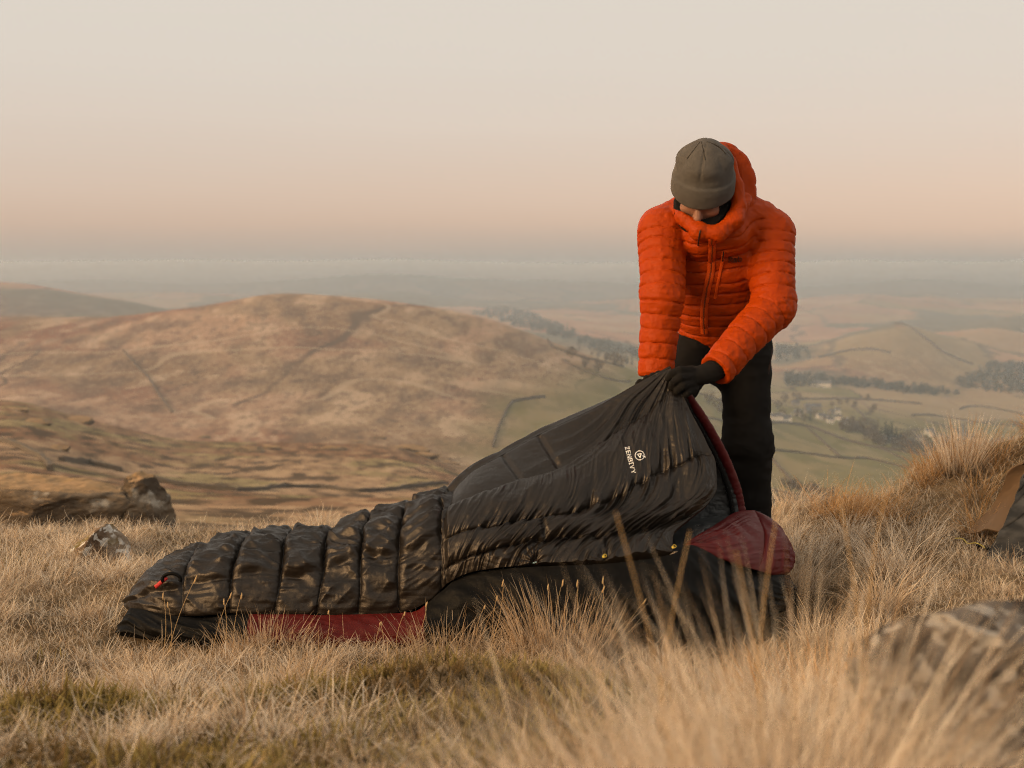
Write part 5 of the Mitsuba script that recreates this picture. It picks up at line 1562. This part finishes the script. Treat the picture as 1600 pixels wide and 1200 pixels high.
h = g.uniform(0.02, 0.05, N) * (0.7 + 1.2 * lumps)
moss = [blades(np.stack([x, y, ground_z(x, y) + 0.055 * (lumps - 0.45)], 1), h, g.uniform(0, 2 * np.pi, N), g.uniform(0.0, 1.0, N), g.uniform(-0.2, 0.9, N), g.uniform(0.0030, 0.0065, N), 3, 207)]
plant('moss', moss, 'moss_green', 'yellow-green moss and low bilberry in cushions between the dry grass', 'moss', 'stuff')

# tufts that can be told apart


def tuft(px, py, d, n, spread, hlo, hhi, seed, label, m='straw', lean=0.35, bias=(0.0, 0.0), w=(0.0016, 0.0034), curl=(0.05, 0.9), z=None):
    g = np.random.default_rng(seed)
    c = at(px, py, d)
    a = g.uniform(0, 2 * np.pi, n)
    r = np.sqrt(g.uniform(0, 1, n)) * spread
    rx, ry = c[0] + r * np.cos(a), c[1] + r * np.sin(a) * 0.8
    if d > 3:
        k = free(rx, ry, bagpoly.buffer(0.005))
        rx, ry, a, r = rx[k], ry[k], a[k], r[k]
        n = len(rx)
    az = a + g.normal(0, 0.5, n)
    az = np.arctan2(np.sin(az) + bias[1], np.cos(az) + bias[0])
    row = blades(np.stack([rx, ry, ground_z(rx, ry) - 0.01], 1), g.uniform(hlo, hhi, n), az, lean * (0.15 + r / spread) * g.uniform(0.4, 1.4, n), g.uniform(*curl, n), g.uniform(*w, n), 5, seed + 1)
    plant('grass_tuft', [row], m, label, 'grass tuft')


tuft(540, 815, 5.45, 420, 0.12, 0.12, 0.30, 501, 'upright pale grass tuft just behind the middle of the sleeping bag', lean=0.25, curl=(0.0, 0.4))
tuft(875, 985, 4.33, 520, 0.16, 0.10, 0.26, 503, 'sharp pale grass tuft in front of the sleeping bag, below the raised quilt', lean=0.40, curl=(0.0, 0.7))
tuft(1500, 742, 6.45, 420, 0.10, 0.14, 0.30, 505, 'tall pale grass tuft crowning the mound beside the tent', lean=0.35, curl=(0.0, 0.5))
tuft(700, 1000, 4.40, 200, 0.18, 0.08, 0.18, 507, 'low grass tuft in front of the red side panel', lean=0.4)
tuft(410, 1012, 4.42, 240, 0.14, 0.08, 0.17, 509, 'low grass tuft at the left end of the red side panel', lean=0.4)
tuft(1100, 1195, 1.22, 1900, 0.16, 0.17, 0.43, 511, 'big blurred tussock of straw in the right foreground', lean=0.85, bias=(-0.12, 0.0), curl=(0.1, 1.3), w=(0.0008, 0.0020))
tuft(1240, 1150, 1.42, 1500, 0.14, 0.18, 0.43, 513, 'blurred upright tussock right of the big foreground tussock', lean=0.75, bias=(-0.1, 0.0), curl=(0.0, 1.1), w=(0.0008, 0.0020))
tuft(930, 1195, 1.32, 1100, 0.14, 0.12, 0.32, 515, 'blurred low tussock left of the big foreground tussock', lean=0.8, bias=(-0.5, 0.0), curl=(0.2, 1.2), w=(0.0008, 0.0020))
tuft(1430, 1195, 1.5, 900, 0.14, 0.06, 0.13, 517, 'blurred tussock in front of the large foreground boulder', lean=0.7, w=(0.0008, 0.0020))
tuft(1300, 990, 3.00, 700, 0.20, 0.09, 0.24, 519, 'soft brown tussock behind the foreground tussocks, right of centre', m='rust_straw', lean=0.6)
tuft(1170, 980, 3.3, 600, 0.20, 0.08, 0.20, 521, 'pale tussock before the red hood of the sleeping bag', lean=0.55)

# long single stems with seed heads
mat('stem_straw', (0.46, 0.32, 0.17), 0.9, spec=0.1)


def stem(px0, py0, px1, py1, d, label, bend=0.02, r=0.0013, head=True, group='seed grasses standing before the sleeping bag', name='seed_grass'):
    a = at(px0, py0, d)
    a[2] = float(ground_z(a[0], a[1])) - 0.01
    b = at(px1, py1, d + 0.02)
    t = np.linspace(0, 1, 12)[:, None]
    P = a + (b - a) * t + np.array([bend, 0, 0]) * np.sin(np.pi * t)
    k = put(name, sweep(P, np.linspace(r, r * 0.45, 12), 5), 'stem_straw', label, 'grass', group, smooth=True)
    if head:
        tq = np.linspace(0.90, 1.0, 8)[:, None]
        Q = a + (b - a) * tq
        put(k + '__seed_head', sweep(Q, np.array([0.6, 1.4, 1.8, 1.5, 1.9, 1.4, 1.0, 0.3]) * r * 1.25, 5), 'stem_straw', smooth=True)


STEMS = sorted(((258, 990, 308, 898), (250, 985, 255, 925), (262, 990, 262, 940), (330, 1000, 362, 925), (345, 1000, 350, 935), (366, 1000, 378, 926), (500, 1005, 514, 953), (592, 1005, 594, 972), (620, 1000, 633, 955), (592, 985, 596, 971), (636, 995, 668, 940), (762, 992, 787, 905), (775, 992, 777, 930), (745, 985, 758, 945), (842, 975, 857, 912), (868, 965, 880, 905), (905, 960, 945, 915), (925, 965, 943, 900), (955, 985, 1010, 935), (885, 960, 903, 905)))
for k, (x0, y0, x1, y1) in enumerate(STEMS):
    stem(x0, y0, x1, y1, 4.30 + 0.03 * (k % 4), f'thin dry grass with a seed head before the sleeping bag, {place_word(k, len(STEMS))}', bend=0.012 * (1 - 2 * (k % 2)))
LONG = sorted(((1060, 1120, 962, 800, 1.75), (1050, 1150, 1078, 830, 1.85), (1215, 1150, 1222, 758, 1.9), (1330, 1140, 1305, 742, 1.9), (1385, 1100, 1383, 770, 2.1), (1175, 1160, 1150, 860, 1.75)), key=lambda q: q[2])
for k, (x0, y0, x1, y1, d) in enumerate(LONG):
    stem(x0, y0, x1, y1, d * 0.78, f'long out-of-focus grass blade in the right foreground, its tip {place_word(k, len(LONG))}', bend=0.022 * (1 - 2 * (k % 2)), r=0.0011, head=False, group='blurred grass blades in the right foreground', name='long_grass')
